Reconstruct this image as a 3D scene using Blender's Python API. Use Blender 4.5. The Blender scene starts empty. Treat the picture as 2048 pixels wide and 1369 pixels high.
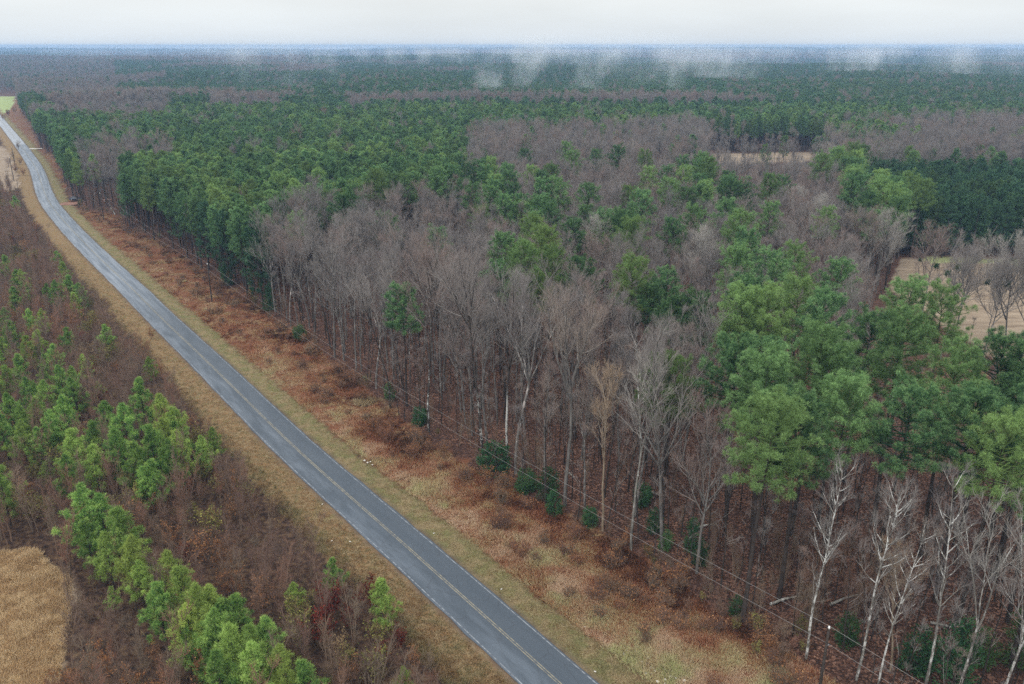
import bpy, math
import numpy as np
from mathutils import Vector

# ------------------------------------------------------------------ camera, world, sun, exposure
SC = bpy.context.scene
COL = SC.collection
CAM_H = 60.0
PW, PH, FPX = 2048.0, 1369.0, 1650.0
HORIZON_V = 92.0
PITCH = math.atan((PH / 2 - HORIZON_V) / FPX)
cam_d = bpy.data.cameras.new('camera')
cam_d.sensor_width = 36.0
cam_d.lens = FPX / PW * 36.0
cam_d.clip_start = 0.5
cam_d.clip_end = 40000.0
cam = bpy.data.objects.new('camera', cam_d)
COL.objects.link(cam)
cam.location = (0, 0, CAM_H)
cam.rotation_euler = (math.pi / 2 - PITCH, 0, 0)
SC.camera = cam

SUN_EL, SUN_AZ = math.radians(52), math.radians(-150)     # azimuth measured from +Y towards +X
W = bpy.data.worlds.new('World')
SC.world = W
W.use_nodes = True
wn, wl = W.node_tree.nodes, W.node_tree.links
wn.clear()
w_out = wn.new('ShaderNodeOutputWorld')
w_bg = wn.new('ShaderNodeBackground')
w_bg.inputs['Strength'].default_value = 0.1
w_sky = wn.new('ShaderNodeTexSky')
w_sky.sky_type = 'NISHITA'
w_sky.sun_disc = False
w_sky.sun_elevation = SUN_EL
w_sky.sun_rotation = SUN_AZ
w_geo = wn.new('ShaderNodeTexCoord')
w_sep = wn.new('ShaderNodeSeparateXYZ')
wl.new(w_geo.outputs['Generated'], w_sep.inputs[0])
w_ramp = wn.new('ShaderNodeValToRGB')
wl.new(w_sep.outputs['Z'], w_ramp.inputs[0])
els = w_ramp.color_ramp.elements
els[0].position = 0.0
els[0].color = (0.47, 0.505, 0.54, 1)
els[1].position = 1.0
els[1].color = (1.25, 1.25, 1.25, 1)
for p, c in ((0.012, (0.48, 0.512, 0.54, 1)), (0.034, (0.505, 0.53, 0.545, 1)), (0.06, (0.545, 0.555, 0.555, 1)), (0.3, (0.9, 0.91, 0.92, 1))):
    e = els.new(p)
    e.color = c
w_noise = wn.new('ShaderNodeTexNoise')
w_noise.inputs['Scale'].default_value = 3.0
w_noise.inputs['Detail'].default_value = 5.0
w_map = wn.new('ShaderNodeMapping')
w_map.inputs['Scale'].default_value = (1, 1, 6)
wl.new(w_geo.outputs['Generated'], w_map.inputs[0])
wl.new(w_map.outputs[0], w_noise.inputs['Vector'])
w_nr = wn.new('ShaderNodeMapRange')
w_nr.inputs[1].default_value = 0.3
w_nr.inputs[2].default_value = 0.7
w_nr.inputs[3].default_value = 9.3
w_nr.inputs[4].default_value = 10.7
wl.new(w_noise.outputs[0], w_nr.inputs[0])
w_sc = wn.new('ShaderNodeVectorMath')
w_sc.operation = 'SCALE'
wl.new(w_ramp.outputs[0], w_sc.inputs[0])
wl.new(w_nr.outputs[0], w_sc.inputs['Scale'])
w_mix = wn.new('ShaderNodeMixRGB')
w_mix.inputs[0].default_value = 0.93                       # cloud cover over the clear sky
wl.new(w_sky.outputs[0], w_mix.inputs[1])
wl.new(w_sc.outputs[0], w_mix.inputs[2])
wl.new(w_mix.outputs[0], w_bg.inputs['Color'])
wl.new(w_bg.outputs[0], w_out.inputs['Surface'])

sun_d = bpy.data.lights.new('sun', 'SUN')
sun_d.energy = 0.9
sun_d.angle = math.radians(22)
sun_d.color = (1.0, 0.97, 0.92)
sun = bpy.data.objects.new('sun', sun_d)
COL.objects.link(sun)
sun_dir = Vector((math.sin(SUN_AZ) * math.cos(SUN_EL), math.cos(SUN_AZ) * math.cos(SUN_EL), math.sin(SUN_EL)))
sun.rotation_euler = sun_dir.to_track_quat('Z', 'Y').to_euler()

SC.view_settings.view_transform = 'Standard'
SC.view_settings.look = 'None'
SC.view_settings.gamma = 1.0
SC.view_settings.exposure = 0.7
SC.render.engine = 'CYCLES'
cy = SC.cycles
cy.max_bounces = 5
cy.diffuse_bounces = 2
cy.glossy_bounces = 2
cy.transmission_bounces = 2
cy.transparent_max_bounces = 6
cy.volume_bounces = 2
cy.volume_step_rate = 1.0
cy.volume_max_steps = 64
cy.use_adaptive_sampling = True
cy.adaptive_threshold = 0.004
SC.render.filter_size = 1.1
cy.use_denoising = False
cy.denoiser = 'OPENIMAGEDENOISE'
cy.caustics_reflective = cy.caustics_refractive = False

RNG = np.random.default_rng(20)
UP = np.array([0, 0, 1.0])

# ------------------------------------------------------------------ where a pixel of the photo meets the world
CP, SP = math.cos(PITCH), math.sin(PITCH)
def at(u, v, z=0.0):
    a, b = (u - PW / 2) / FPX, (PH / 2 - v) / FPX
    dx, dy, dz = a, CP + b * SP, -SP + b * CP
    t = (CAM_H - z) / -dz
    return np.array([dx * t, dy * t])
def to_px(x, y, z):
    dz = z - CAM_H
    fw = y * CP - dz * SP
    up = y * SP + dz * CP
    return PW / 2 + FPX * x / fw, PH / 2 - FPX * up / fw
def height_to(base, v_top):
    """height of an upright thing standing at base whose top is seen at picture row v_top"""
    b = (PH / 2 - v_top) / FPX
    ang = PITCH - math.atan(b)
    return CAM_H - base[1] * math.tan(ang)
def inside(poly, x, y):
    poly = np.asarray(poly, float)
    r = np.zeros(np.shape(x), bool)
    n = len(poly)
    for i in range(n):
        x0, y0 = poly[i]
        x1, y1 = poly[(i + 1) % n]
        if y0 == y1:
            continue
        c = ((y0 > y) != (y1 > y)) & (x < (x1 - x0) * (y - y0) / (y1 - y0) + x0)
        r ^= c
    return r
def smooth(a, b, x):
    t = np.clip((x - a) / (b - a), 0, 1)
    return t * t * (3 - 2 * t)
def vnoise(x, y, s, seed=0):
    """smooth value noise, 0..1"""
    x = np.asarray(x) / s + seed * 17.3
    y = np.asarray(y) / s + seed * 5.1
    xi, yi = np.floor(x), np.floor(y)
    fx, fy = x - xi, y - yi
    fx, fy = fx * fx * (3 - 2 * fx), fy * fy * (3 - 2 * fy)
    def h(i, j):
        q = np.sin(i * 127.1 + j * 311.7 + seed * 74.7) * 43758.5453
        return q - np.floor(q)
    return (h(xi, yi) * (1 - fx) + h(xi + 1, yi) * fx) * (1 - fy) + (h(xi, yi + 1) * (1 - fx) + h(xi + 1, yi + 1) * fx) * fy

# ------------------------------------------------------------------ object helpers
class MB:
    def __init__(s):
        s.v, s.f4, s.f3, s.t, s.n = [], [], [], [], 0
    def add(s, v, f4=None, f3=None, tone=0.5):
        v = np.asarray(v, float).reshape(-1, 3)
        if f4 is not None and len(f4):
            s.f4.append(np.asarray(f4, int).reshape(-1, 4) + s.n)
        if f3 is not None and len(f3):
            s.f3.append(np.asarray(f3, int).reshape(-1, 3) + s.n)
        s.v.append(v)
        s.t.append(np.broadcast_to(np.asarray(tone, float), (len(v),)))
        s.n += len(v)
    def mesh(s, name, mat, smooth_shade=True):
        me = bpy.data.meshes.new(name)
        V = np.concatenate(s.v)
        F4 = np.concatenate(s.f4) if s.f4 else np.zeros((0, 4), int)
        F3 = np.concatenate(s.f3) if s.f3 else np.zeros((0, 3), int)
        me.vertices.add(len(V))
        me.vertices.foreach_set('co', V.astype(np.float32).ravel())
        me.loops.add(F4.size + F3.size)
        me.loops.foreach_set('vertex_index', np.concatenate([F4.ravel(), F3.ravel()]).astype(np.int32))
        me.polygons.add(len(F4) + len(F3))
        st = np.concatenate([np.arange(len(F4)) * 4, F4.size + np.arange(len(F3)) * 3]).astype(np.int32)
        me.polygons.foreach_set('loop_start', st)
        if smooth_shade:
            me.polygons.foreach_set('use_smooth', np.ones(len(st), bool))
        a = me.attributes.new('tone', 'FLOAT', 'POINT')
        a.data.foreach_set('value', np.concatenate(s.t).astype(np.float32))
        me.update(calc_edges=True)
        if mat is not None:
            me.materials.append(mat)
        return me
    def build(s, name, mat, parent=None, smooth_shade=True):
        return link(name, s.mesh(name, mat, smooth_shade), parent)
def link(name, data, parent=None):
    o = bpy.data.objects.new(name, data)
    COL.objects.link(o)
    if parent is not None:
        o.parent = parent
    return o
def tag(o, label=None, cat=None, group=None, kind=None):
    if label:
        o['label'] = label
    if cat:
        o['category'] = cat
    if group:
        o['group'] = group
    if kind:
        o['kind'] = kind
    return o
def empty(name, loc=(0, 0, 0), rz=0.0):
    o = bpy.data.objects.new(name, None)
    COL.objects.link(o)
    o.empty_display_size = 0.5
    o.location = loc
    o.rotation_euler = (0, 0, rz)
    return o
def norm(a):
    return a / np.maximum(np.linalg.norm(a, axis=-1, keepdims=True), 1e-9)

def tubes(mb, P, R, sides=5, tone=0.5):
    """P (n,k,3) polylines, R (n,k) radii"""
    n, k = P.shape[:2]
    T = np.gradient(P, axis=1)
    T = norm(T)
    ref = np.where(np.abs(T[:, :1, 2:3]) > 0.8, np.array([1.0, 0, 0]), UP)
    U = norm(np.cross(T, np.broadcast_to(ref, T.shape)))
    Vv = np.cross(T, U)
    ang = np.arange(sides) * 2 * np.pi / sides
    ring = P[:, :, None] + R[:, :, None, None] * (np.cos(ang)[:, None] * U[:, :, None] + np.sin(ang)[:, None] * Vv[:, :, None])
    idx = np.arange(n * k * sides).reshape(n, k, sides)
    a, b = idx[:, :-1], idx[:, 1:]
    f = np.stack([a, np.roll(a, -1, 2), np.roll(b, -1, 2), b], -1).reshape(-1, 4)
    tn = np.broadcast_to(np.asarray(tone, float).reshape(-1, 1, 1) if np.ndim(tone) else tone, (n, k, sides)).reshape(-1)
    mb.add(ring.reshape(-1, 3), f, None, tn)
def grow(start, d, length, k, wander, trop, rng, up=UP):
    P = [start]
    p = start
    for i in range(k - 1):
        d = norm(d + rng.normal(0, wander, d.shape) + np.asarray(trop) * up)
        p = p + d * (length / (k - 1))[:, None]
        P.append(p)
    return np.stack(P, 1)
def along(P, idx, t):
    k = P.shape[1]
    x = t * (k - 1)
    i = np.clip(np.floor(x).astype(int), 0, k - 2)
    f = (x - i)[:, None]
    a, b = P[idx, i], P[idx, i + 1]
    return a * (1 - f) + b * f, norm(b - a)
def fork(d, ang, rng, az=None):
    """directions at angle ang from d"""
    r = np.where(np.abs(d[:, 2:3]) > 0.9, np.array([1.0, 0, 0]), UP)
    u = norm(np.cross(d, r))
    v = np.cross(d, u)
    az = rng.uniform(0, 2 * np.pi, len(d)) if az is None else az
    s = np.sin(ang)[:, None]
    return norm(d * np.cos(ang)[:, None] + s * (np.cos(az)[:, None] * u + np.sin(az)[:, None] * v))
def spikes(mb, B, D, L, w, tone):
    """thin three-sided twigs"""
    r = np.where(np.abs(D[:, 2:3]) > 0.9, np.array([1.0, 0, 0]), UP)
    u = norm(np.cross(D, r))
    v = np.cross(D, u)
    w = np.broadcast_to(np.asarray(w, float), (len(B),))[:, None]
    pts = [B + w * (math.cos(a) * u + math.sin(a) * v) for a in (0, 2.094, 4.189)] + [B + D * L[:, None]]
    V = np.stack(pts, 1)
    i = np.arange(len(B))[:, None] * 4
    f = np.concatenate([i + np.array([0, 1, 3]), i + np.array([1, 2, 3]), i + np.array([2, 0, 3])])
    mb.add(V.reshape(-1, 3), None, f, np.repeat(np.broadcast_to(tone, (len(B),)), 4))
def blades(mb, B, D, L, w, tone, rng, mid=0.5, grad=0.0):
    """flat rhombic needles or leaves"""
    s = norm(np.cross(D, rng.normal(size=D.shape)))
    L = np.broadcast_to(np.asarray(L, float), (len(B),))[:, None]
    w = np.broadcast_to(np.asarray(w, float), (len(B),))[:, None]
    V = np.stack([B, B + D * L * mid + s * w / 2, B + D * L, B + D * L * mid - s * w / 2], 1)
    i = np.arange(len(B))[:, None] * 4 + np.arange(4)
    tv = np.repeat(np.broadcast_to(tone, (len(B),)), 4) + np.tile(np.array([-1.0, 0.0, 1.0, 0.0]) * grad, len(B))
    mb.add(V.reshape(-1, 3), i, None, np.clip(tv, 0, 1))

# ------------------------------------------------------------------ materials
class NT:
    def __init__(s, name):
        s.m = bpy.data.materials.new(name)
        s.m.use_nodes = True
        s.n, s.l = s.m.node_tree.nodes, s.m.node_tree.links
        s.n.clear()
        s.out = s.n.new('ShaderNodeOutputMaterial')
    def new(s, t, **kw):
        o = s.n.new(t)
        for k, v in kw.items():
            setattr(o, k, v)
        return o
    def put(s, sock, val):
        if hasattr(val, 'is_output'):
            s.l.new(val, sock)
        else:
            sock.default_value = val
    def mix(s, f, a, b, mode='MIX'):
        o = s.new('ShaderNodeMixRGB', blend_type=mode)
        s.put(o.inputs[0], f)
        s.put(o.inputs[1], a if hasattr(a, 'is_output') or len(a) == 4 else (*a, 1))
        s.put(o.inputs[2], b if hasattr(b, 'is_output') or len(b) == 4 else (*b, 1))
        return o.outputs[0]
    def math(s, op, a, b=0.0, clamp=False):
        o = s.new('ShaderNodeMath', operation=op, use_clamp=clamp)
        s.put(o.inputs[0], a)
        s.put(o.inputs[1], b)
        return o.outputs[0]
    def noise(s, scale, detail=3.0, vec=None, rough=0.55):
        o = s.new('ShaderNodeTexNoise')
        o.inputs['Scale'].default_value = scale
        o.inputs['Detail'].default_value = detail
        o.inputs['Roughness'].default_value = rough
        if vec is not None:
            s.l.new(vec, o.inputs['Vector'])
        return o.outputs[0]
    def range(s, x, a, b, c=0.0, d=1.0):
        o = s.new('ShaderNodeMapRange')
        s.put(o.inputs[0], x)
        for i, q in enumerate((a, b, c, d)):
            o.inputs[i + 1].default_value = q
        return o.outputs[0]
    def ramp(s, x, stops):
        o = s.new('ShaderNodeValToRGB')
        s.put(o.inputs[0], x)
        e = o.color_ramp.elements
        e[0].position, e[0].color = stops[0][0], (*stops[0][1], 1)
        e[1].position, e[1].color = stops[-1][0], (*stops[-1][1], 1)
        for p, c in stops[1:-1]:
            q = e.new(p)
            q.color = (*c, 1)
        return o.outputs[0]
    def attr(s, name):
        return s.new('ShaderNodeAttribute', attribute_name=name).outputs['Fac']
    def scaled(s, vec, sc):
        o = s.new('ShaderNodeMapping')
        o.inputs['Scale'].default_value = sc
        s.l.new(vec, o.inputs[0])
        return o.outputs[0]
    @property
    def pos(s):
        return s.new('ShaderNodeNewGeometry').outputs['Position']
    @property
    def obj(s):
        return s.new('ShaderNodeTexCoord').outputs['Object']
    def surf(s, col, rough=0.85, spec=0.2, bump=None, dist=0.1, metallic=0.0):
        p = s.new('ShaderNodeBsdfPrincipled')
        s.put(p.inputs['Base Color'], col if hasattr(col, 'is_output') or len(col) == 4 else (*col, 1))
        s.put(p.inputs['Roughness'], rough)
        p.inputs['Specular IOR Level'].default_value = spec
        p.inputs['Metallic'].default_value = metallic
        if bump is not None:
            b = s.new('ShaderNodeBump')
            b.inputs['Distance'].default_value = dist
            s.l.new(bump, b.inputs['Height'])
            s.l.new(b.outputs[0], p.inputs['Normal'])
        s.l.new(p.outputs[0], s.out.inputs['Surface'])
        return s.m
    def leaf(s, col, trans=0.3):
        d = s.new('ShaderNodeBsdfDiffuse')
        t = s.new('ShaderNodeBsdfTranslucent')
        for q in (d, t):
            s.put(q.inputs['Color'], col)
        m = s.new('ShaderNodeMixShader')
        m.inputs[0].default_value = trans
        s.l.new(d.outputs[0], m.inputs[1])
        s.l.new(t.outputs[0], m.inputs[2])
        s.l.new(m.outputs[0], s.out.inputs['Surface'])
        return s.m

def needle_mat(name, dark, mid, light, yellow, zone=90.0, lo=0.65, hi=1.3):
    t = NT(name)
    info = t.new('ShaderNodeObjectInfo')
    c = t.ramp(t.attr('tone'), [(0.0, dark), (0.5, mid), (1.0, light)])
    z = t.noise(1.0 / zone, 2.0, info.outputs['Location'])
    r = t.math('ADD', t.math('MULTIPLY', info.outputs['Random'], 0.75), t.math('MULTIPLY', t.range(z, 0.35, 0.65), 0.4))
    c = t.mix(t.range(r, 0.5, 1.15, 0.0, 0.8), c, yellow)
    v = t.range(t.math('FRACT', t.math('MULTIPLY', info.outputs['Random'], 7.31)), 0, 1, lo, hi)
    cc = t.new('ShaderNodeVectorMath', operation='SCALE')
    t.l.new(c, cc.inputs[0])
    t.l.new(v, cc.inputs['Scale'])
    return t.leaf(cc.outputs[0], 0.12)
def twig_mat(name, cols, zone=60.0, stem=(0.32, 0.305, 0.28)):
    t = NT(name)
    info = t.new('ShaderNodeObjectInfo')
    z = t.noise(1.0 / zone, 2.0, info.outputs['Location'])
    r = t.math('ADD', t.math('MULTIPLY', info.outputs['Random'], 0.65), t.math('MULTIPLY', t.range(z, 0.35, 0.65), 0.35))
    c = t.ramp(r, [(i / (len(cols) - 1), q) for i, q in enumerate(cols)])
    c = t.mix(t.range(t.attr('tone'), 0, 1, 0.0, 1.0), c, stem)
    return t.surf(c, 0.9, 0.1)
def bark_mat(name, dark, light, white, amount, lo=0.0, hi=30.0):
    """bark whose pale lichen and peeled patches lie between lo and hi metres up the trunk"""
    t = NT(name)
    o = t.obj
    info = t.new('ShaderNodeObjectInfo')
    n = t.noise(3.0, 4.0, t.scaled(o, (1, 1, 0.25)), 0.7)
    c = t.mix(t.range(n, 0.35, 0.7), dark, light)
    p = t.noise(1.1, 5.0, t.scaled(o, (1.6, 1.6, 0.7)), 0.75)
    sep = t.new('ShaderNodeSeparateXYZ')
    t.l.new(o, sep.inputs[0])
    band = t.math('MULTIPLY', t.range(sep.outputs['Z'], lo - 0.5, lo + 1.0), t.range(sep.outputs['Z'], hi, hi + 3.0, 1.0, 0.0))
    thr = t.math('ADD', p, t.math('MULTIPLY', info.outputs['Random'], 0.12))
    f = t.math('MULTIPLY', t.range(thr, 0.66 - amount, 0.72 - amount), band)
    c = t.mix(f, c, white)
    return t.surf(c, 0.9, 0.15, n, 0.02)
def flat_mat(name, a, b, scale=2.0, rough=0.85, spec=0.2, metallic=0.0):
    t = NT(name)
    n = t.noise(scale, 4.0, t.obj)
    return t.surf(t.mix(t.range(n, 0.3, 0.7), a, b), rough, spec, metallic=metallic)

M = {}
PINE_C = ((0.022, 0.056, 0.028), (0.088, 0.182, 0.074), (0.235, 0.38, 0.155), (0.25, 0.35, 0.10))
M['pine'] = needle_mat('pine_needles', *PINE_C)
M['block_needles'] = needle_mat('dark_pine_needles', (0.018, 0.05, 0.032), (0.05, 0.118, 0.062), (0.12, 0.215, 0.105), (0.10, 0.16, 0.06), 90.0, 0.8, 1.15)
M['far_needles'] = needle_mat('far_pine_needles', (0.03, 0.075, 0.045), (0.072, 0.158, 0.08), (0.15, 0.26, 0.12), (0.15, 0.2, 0.07), 260.0, 0.82, 1.12)
M['young'] = needle_mat('young_pine_needles', (0.04, 0.10, 0.028), (0.155, 0.30, 0.072), (0.37, 0.52, 0.14), (0.40, 0.47, 0.11), 25.0)
M['holly'] = needle_mat('evergreen_leaves', (0.016, 0.045, 0.022), (0.036, 0.095, 0.04), (0.075, 0.16, 0.06), (0.09, 0.13, 0.04))
M['pine_bark'] = bark_mat('pine_bark', (0.028, 0.022, 0.019), (0.075, 0.06, 0.052), (0.2, 0.19, 0.18), -0.12)
M['bark'] = bark_mat('grey_bark', (0.065, 0.058, 0.052), (0.225, 0.212, 0.195), (0.45, 0.41, 0.38), 0.0, 0.0, 30.0)
M['dark_bark'] = bark_mat('dark_bark', (0.025, 0.02, 0.017), (0.07, 0.058, 0.05), (0.33, 0.32, 0.3), -0.06, 0.0, 10.0)
M['white_bark'] = bark_mat('white_bark', (0.08, 0.072, 0.062), (0.3, 0.285, 0.25), (0.55, 0.55, 0.52), 0.10, 0.0, 40.0)
M['tan_bark'] = bark_mat('tan_bark', (0.14, 0.105, 0.07), (0.33, 0.26, 0.19), (0.5, 0.47, 0.4), -0.05, 0.0, 40.0)
M['white_foot'] = bark_mat('white_footed_bark', (0.03, 0.025, 0.022), (0.08, 0.068, 0.06), (0.5, 0.5, 0.47), 0.12, 0.0, 7.5)
M['twig'] = twig_mat('bare_twigs', [(0.155, 0.147, 0.140), (0.155, 0.135, 0.13), (0.20, 0.182, 0.168), (0.19, 0.135, 0.118), (0.235, 0.205, 0.165)])
M['pale_twig'] = twig_mat('pale_twigs', [(0.25, 0.235, 0.215), (0.3, 0.28, 0.25), (0.22, 0.19, 0.165)])
M['tan_twig'] = twig_mat('tan_twigs', [(0.3, 0.22, 0.15), (0.27, 0.2, 0.14)])
M['scrub_twig'] = twig_mat('scrub_twigs', [(0.095, 0.075, 0.062), (0.155, 0.092, 0.072), (0.16, 0.125, 0.09), (0.20, 0.095, 0.065), (0.22, 0.18, 0.13)], 18.0, (0.24, 0.19, 0.14))
# ------------------------------------------------------------------ layout: road, forest edge, zones (picture rows and columns turned into ground points)
ROAD_L = [(1115, 1445), (1039, 1369), (846, 1177), (700, 1047), (563, 920), (374, 725), (272, 620), (237, 587), (174, 520), (137, 487), (113, 460), (92, 429), (79, 405), (70, 388), (66, 365), (61, 340), (44, 313), (20, 282), (0, 255)]
ROAD_R = [(1290, 1445), (1200, 1369), (1066, 1261), (883, 1103), (700, 946), (661, 920), (457, 725), (336, 620), (311, 587), (229, 520), (191, 477), (160, 450), (147, 436), (120, 412), (106, 385), (92, 350), (75, 320), (51, 286), (20, 251), (0, 231)]
def by_v(lst, v):
    a = np.array(sorted(lst, key=lambda q: q[1]), float)
    return np.interp(v, a[:, 1], a[:, 0])
ctr = []
for v in (1445, 1369, 1290, 1210, 1130, 1050, 980, 920, 860, 800, 750, 700, 660, 620, 587, 550, 520, 495, 475, 455, 438, 422, 408, 395, 380, 362, 342, 322, 305, 288, 270, 257):
    ctr.append((at(by_v(ROAD_L, v), v) + at(by_v(ROAD_R, v), v)) / 2)
ctr = np.array(ctr)
d0 = (ctr[0] - ctr[3]) / np.linalg.norm(ctr[0] - ctr[3])
d1 = (ctr[-1] - ctr[-4]) / np.linalg.norm(ctr[-1] - ctr[-4])
ctr = np.vstack([ctr[0] + d0 * 90, ctr[0] + d0 * 40, ctr, ctr[-1] + d1 * 100, ctr[-1] + d1 * 300, ctr[-1] + d1 * 900])
cum = np.r_[0, np.cumsum(np.linalg.norm(np.diff(ctr, axis=0), axis=1))]
ROAD_S = np.arange(0, cum[-1], 3.0)
RC = np.stack([np.interp(ROAD_S, cum, ctr[:, i]) for i in (0, 1)], 1)
ker = np.hanning(21)
ker /= ker.sum()
pad = np.vstack([2 * RC[0] - RC[1:11][::-1], RC, 2 * RC[-1] - RC[-11:-1][::-1]])
RC = np.stack([np.convolve(pad[:, i], ker, 'valid') for i in (0, 1)], 1)
RT = norm(np.gradient(RC, axis=0))
RN = np.stack([RT[:, 1], -RT[:, 0]], 1)                     # right hand side of the road
ROAD_HALF = 3.25
def road_coords(x, y):
    """signed distance from the centre line (right positive) and length along it"""
    x, y = np.ravel(x), np.ravel(y)
    d = np.empty(len(x))
    s = np.empty(len(x))
    for i in range(0, len(x), 20000):
        dx = x[i:i + 20000, None] - RC[None, :, 0]
        dy = y[i:i + 20000, None] - RC[None, :, 1]
        k = np.argmin(dx * dx + dy * dy, 1)
        j = np.arange(len(k))
        d[i:i + 20000] = dx[j, k] * RN[k, 0] + dy[j, k] * RN[k, 1]
        far = np.hypot(dx[j, k], dy[j, k])
        d[i:i + 20000] = np.where(far > np.abs(d[i:i + 20000]) + 6, np.sign(d[i:i + 20000]) * far, d[i:i + 20000])
        s[i:i + 20000] = ROAD_S[k]
    return d, s
S_CAM = road_coords(*at(1118, 1369))[1][0]

EDGE_PX = [(2300, 1760), (1830, 1480), (1600, 1330), (1480, 1250), (1380, 1180), (1260, 1105), (1110, 1020), (940, 940), (830, 860), (740, 790), (640, 700), (540, 628), (440, 562), (330, 490), (262, 460), (235, 432), (208, 426), (170, 424), (150, 408), (137, 395), (120, 345), (105, 312), (83, 297), (66, 270), (60, 245), (42, 225), (40, 205)]
EDGE = np.array([at(u, v) for u, v in EDGE_PX])
FOREST = np.vstack([[60, -40], EDGE, EDGE[-1] + (EDGE[-1] - EDGE[-3]) * 9, [-7000, 9500], [9000, 9500], [9000, -40]])
CLEARING = [at(u, v) for u, v in ((-260, 1120), (0, 1108), (60, 1100), (138, 1160), (134, 1262), (112, 1369), (90, 1500), (-300, 1500))]
FIELD_LEFT = [at(u, v) for u, v in ((-900, 305), (0, 292), (20, 300), (30, 330), (46, 372), (20, 384), (-80, 372), (-900, 430))]
FIELD_GREEN = [at(u, v) for u, v in ((-700, 190), (30, 193), (26, 212), (14, 224), (-10, 234), (-200, 250), (-700, 260))]
FIELD_RIGHT = [at(u, v) for u, v in ((1805, 516), (2048, 520), (2700, 528), (2700, 870), (2300, 790), (2048, 735), (1985, 715), (1940, 690), (1870, 640), (1775, 578))]
FIELD_SMALL = [at(u, v) for u, v in ((1418, 307), (1640, 305), (1650, 322), (1560, 326), (1436, 334))]
FIELD_FAR = [at(u, v) for u, v in ((1640, 161), (1680, 160), (1690, 163), (1640, 164))]
PINE_BLOCK = [at(u, v) for u, v in ((1780, 508), (1850, 517), (2048, 519), (2700, 527), (2700, 400), (2048, 400), (1900, 402), (1740, 410), (1690, 435), (1700, 475))]
OPEN = [CLEARING, FIELD_LEFT, FIELD_GREEN, FIELD_RIGHT, FIELD_SMALL, FIELD_FAR]

def terrain(x, y):
    """flat near the road, long low ridges beyond half a kilometre"""
    x, y = np.asarray(x, float), np.asarray(y, float)
    r = np.hypot(x, y)
    far = smooth(700, 2600, r)
    h = (vnoise(x, y, 900, 3) - 0.45) * 26 + (vnoise(x * 0.35, y, 420, 4) - 0.5) * 15
    ridge = smooth(5200, 8200, r) * (14 + 12 * vnoise(x, y, 1600, 9))
    return far * h + ridge

# ------------------------------------------------------------------ ground
def make_ground():
    ny, nx = 560, 520
    yy = 12.0 * (9200.0 / 12.0) ** np.linspace(0, 1, ny)
    yy = np.r_[-60.0, -20.0, yy]
    ny += 2
    t = np.linspace(-1, 1, nx)
    half = 0.72 * np.abs(yy) + 70
    X = t[None] * half[:, None]
    Y = np.repeat(yy[:, None], nx, 1)
    x, y = X.ravel(), Y.ravel()
    d, s = road_coords(x, y)
    wob = (vnoise(x, y, 3.0, 1) - 0.5) * 1.6 + (vnoise(x, y, 9.0, 2) - 0.5) * 2.0
    forest = inside(FOREST, x + wob, y + wob)
    near = np.hypot(x, y) < 1200
    field = np.zeros(len(x))
    green = np.zeros(len(x))
    for p, isg in ((CLEARING, 0), (FIELD_LEFT, 0), (FIELD_GREEN, 1), (FIELD_RIGHT, 0), (FIELD_SMALL, 0), (FIELD_FAR, 0)):
        q = inside(p, x + wob * 0.6, y + wob * 0.6)
        field[q] = 1
        if isg:
            green[q] = 1
    strip = inside([at(u, v) for u, v in ((1850, 514), (2700, 524), (2700, 542), (2048, 530), (1840, 524))], x, y)
    green[strip] = 0.75
    field[strip] = 1
    verge = ((d > 0) & (d < 7.3 + wob * 0.4)) | ((d <= 0) & (d > -8.6 + wob * 0.8))
    verge &= near
    meadow = near & (d > 7.0) & ~forest & (d < 60)
    zone = {'verge': verge * 1.0, 'meadow': meadow * 1.0, 'field': field, 'green': green,
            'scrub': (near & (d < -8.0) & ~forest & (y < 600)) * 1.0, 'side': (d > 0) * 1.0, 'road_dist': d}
    z = terrain(x, y)
    b = (vnoise(x, y, 2.2, 5) - 0.5) * 0.35 + (vnoise(x, y, 7.0, 6) - 0.5) * 0.5
    ditch = -0.45 * np.exp(-((d - 8.6) / 1.3) ** 2) * near
    bump = np.where(np.abs(d) < 4.6, 0, smooth(4.6, 8.0, np.abs(d)) * b)
    z = z + bump * (np.hypot(x, y) < 500) + ditch - 0.02
    idx = np.arange(len(x)).reshape(ny, nx)
    f = np.stack([idx[:-1, :-1], idx[:-1, 1:], idx[1:, 1:], idx[1:, :-1]], -1).reshape(-1, 4)
    mb = MB()
    mb.add(np.stack([x, y, z], 1), f)
    o = mb.build('ground', ground_mat())
    for k, v in zone.items():
        a = o.data.attributes.new(k, 'FLOAT', 'POINT')
        a.data.foreach_set('value', np.asarray(v, np.float32))
    tag(o, kind='structure')
    return o
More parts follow.
